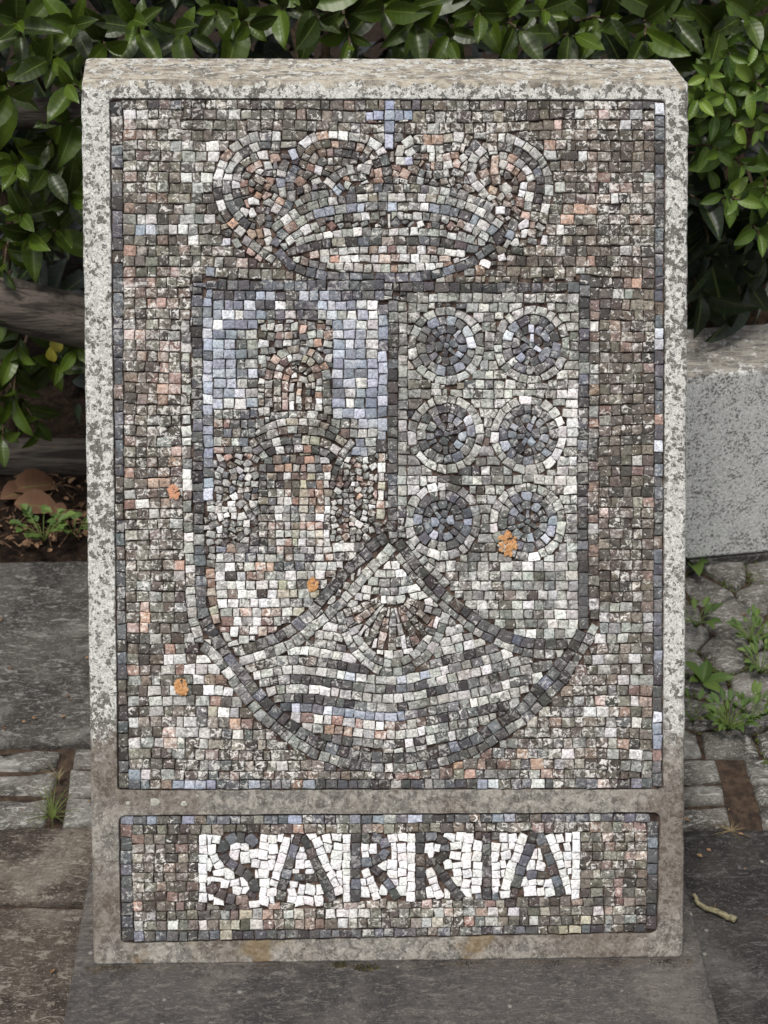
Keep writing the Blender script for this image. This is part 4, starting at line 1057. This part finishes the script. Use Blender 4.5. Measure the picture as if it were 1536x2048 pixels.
# moss and grit: along the stele foot, in the joints, scattered on the slabs
def bits(name, spots, size, mat, label, cat):
    vs, fs = [], []
    for (x, y, z) in spots:
        k_ = size*rnd.uniform(.4, 1.2); o_ = len(vs); a = rnd.uniform(0, 6)
        vs += [(x+math.cos(a+j*2.09)*k_*rnd.uniform(.6, 1.5), y+math.sin(a+j*2.09)*k_*rnd.uniform(.6, 1.2), z-.0005) for j in range(3)]+[(x+rnd.uniform(-.3, .3)*k_, y, z+k_*rnd.uniform(.4, .9))]
        fs += [(o_, o_+1, o_+3), (o_+1, o_+2, o_+3), (o_+2, o_, o_+3)]
    link(name, mesh(name, vs, fs), mat, label=label, cat=cat, kind='stuff')
sp_ = []
for i, s_ in enumerate(seeds):
    for j, t_ in enumerate(seeds):
        if j <= i or math.dist(s_, t_) > .105 or s_[0] < .3: continue
        if mnoise.noise(Vector((s_[0]*9, s_[1]*9, 3))) < -.05: continue
        mx, my = (s_[0]+t_[0])/2, (s_[1]+t_[1])/2; dx, dy = -(t_[1]-s_[1]), t_[0]-s_[0]
        for _ in range(16): t = rnd.uniform(-.5, .5); sp_.append((mx+dx*t+rnd.gauss(0, .0035), my+dy*t+rnd.gauss(0, .0035), rnd.uniform(-.008, .001)))
bits('joint_moss', sp_, .0042, plain('joint_moss', (62,74,32), (88,98,46), 40), 'green moss filling the joints of the cobbles', 'moss')
sp_ = [(rnd.uniform(-.41, .41), -abs(rnd.gauss(0, .006)), H0) for _ in range(2600)]+[(rnd.uniform(-.42, .44), rnd.uniform(-.3, .0), H0) for _ in range(160)]  # soil at the foot, packed dense and dark to double as contact shadow
sp_ += [(rnd.uniform(-1.2, 1.2), rnd.uniform(-.4, .75), .001) for _ in range(1100)]
sp_ += [(rnd.uniform(-1.2, -.3), y3+rnd.gauss(0, .004), .0005) for _ in range(300)]+[(xL-.004+rnd.gauss(0, .003), rnd.uniform(-.3, .3), .001) for _ in range(500)]+[(xR+.004+rnd.gauss(0, .003), rnd.uniform(-.3, .3), .001) for _ in range(300)]
bits('grit', sp_, .0017, plain('grit', (44,36,29), (104,93,78), 25), 'fine soil and grit along the stele foot and over the slabs', 'grit')
# dry twig on the dark slab
tw = [on_z(x, y, .008) for x, y in ((1387,1788),(1393,1802),(1405,1813),(1428,1822),(1448,1830),(1470,1840))]
twe = empty('twig', tw[0], label='short crooked lichen-covered twig lying on the dark slab beside the stele', cat='twig')
tw2 = [tw[0].lerp(tw[0], 0)]
for i in range(len(tw)-1):
    for t in (.33, .66, 1): tw2.append(tw[i].lerp(tw[i+1], t)+Vector((rnd.uniform(-.0015, .0015), rnd.uniform(-.0015, .0015), rnd.uniform(-.001, .001))))
tube_obj('stem', [p-tw[0] for p in tw2], .003, .005, plain('twig_bark', (92,86,66), (140,132,104), 160), twe, 8)
tube_obj('side_twig', [tw[3]-tw[0], tw[3]-tw[0]+Vector((.004,.012,.003))], .0025, .0012, MB, twe, 6)
# ---- marigold-coloured lichen tufts on the mosaic
MO = plain('orange_lichen', (168,116,66), (200,158,116), 260, .8)
MO2 = plain('pale_orange_lichen', (196,146,116), (180,132,104), 260, .8)
OL = [((1016,1088), 25, 'largest orange lichen tuft, on the lowest roundel nearest the edge of the shield', MO), ((624,1168), 13, 'small orange lichen tuft among the white tesserae left of the dividing bar', MO), ((362,1374), 17, 'yellow-orange lichen tuft on the pale stones outside the lower shield', MO), ((347,984), 14, 'faint pinkish orange lichen tuft on the background stones beside the shield', MO2)]
for (px, py), s_, lb_, mt in OL:
    c = Vector(ORG+F(*UV(px, py), .0005)); vs, fs = [], []
    for i in range(int(s_*2.2)):
        a = rnd.uniform(0, 6.28); rr_ = s_/1500*math.sqrt(rnd.random())*.75; u, v = math.cos(a)*rr_, math.sin(a)*rr_*1.25; k = rnd.uniform(.0016, .0052); o_ = len(vs)
        P = [F(u+math.cos(b_)*k*rnd.uniform(.4, 1), v+math.sin(b_)*k*rnd.uniform(.4, 1.1), rnd.uniform(.0001, .0012)) for b_ in [j*1.047 for j in range(6)]]
        vs += P+[F(u, v, rnd.uniform(.0006, .0018)), F(u, v, -.002)]
        for j in range(6): fs += [(o_+j, o_+(j+1) % 6, o_+6), (o_+(j+1) % 6, o_+j, o_+7)]
    o = link('orange_lichen', mesh('orange_lichen', vs, fs), mt, None, label=lb_, cat='lichen', group='orange lichen tufts on the mosaic'); o.location = c
# pale lichen discs on the bar, moss at the foot
MLI = plain('pale_lichen', (176,176,164), (150,150,138), 300)
for (px, py, r) in ((309,1604,9),(368,1607,6),(256,1606,4),(395,1592,3),(1165,136,0)):
    if not r: continue
    u, v = UV(px, py); vs = [F(u, v, .0012)]+[F(u+math.cos(a)*r/1500*(1+.18*math.sin(a*3+px)), v+math.sin(a)*r/1500*(1+.15*math.cos(a*2)), .0002) for a in [i*math.pi/9 for i in range(18)]]
    link('lichen_patch', mesh('lichen_patch', vs, [(0, 1+i, 1+(i+1) % 18) for i in range(18)]), MLI, stele)
MMO = plain('moss', (48,44,30), (84,78,50), 120)
for k, (px, py, s_) in enumerate(((735,1936,16),(680,1930,10))):
    p = on_z(px, py, H0); vs, fs = [], []
    for i in range(60):
        a = rnd.uniform(0, 6.28); rr_ = s_/1480*math.sqrt(rnd.random()); q = Vector((math.cos(a)*rr_*1.5, math.sin(a)*rr_*.5, 0)); o_ = len(vs); k_ = .002
        vs += [tuple(q+Vector((dx*k_, dy*k_, 0))) for dx, dy in ((-1,-.6),(1,-.6),(0,1))]+[tuple(q+Vector((rnd.uniform(-.002,.002), rnd.uniform(-.002,.002), rnd.uniform(.002, .006))))]
        fs += [(o_, o_+1, o_+3), (o_+1, o_+2, o_+3), (o_+2, o_, o_+3)]
    o = link('moss_clump', mesh('moss_clump', vs, fs), MMO, None, label=['dark brown moss clump at the middle of the stele foot', 'smaller moss speck beside the dark clump at the stele foot'][k], cat='moss', group='moss at the stele foot'); o.location = p
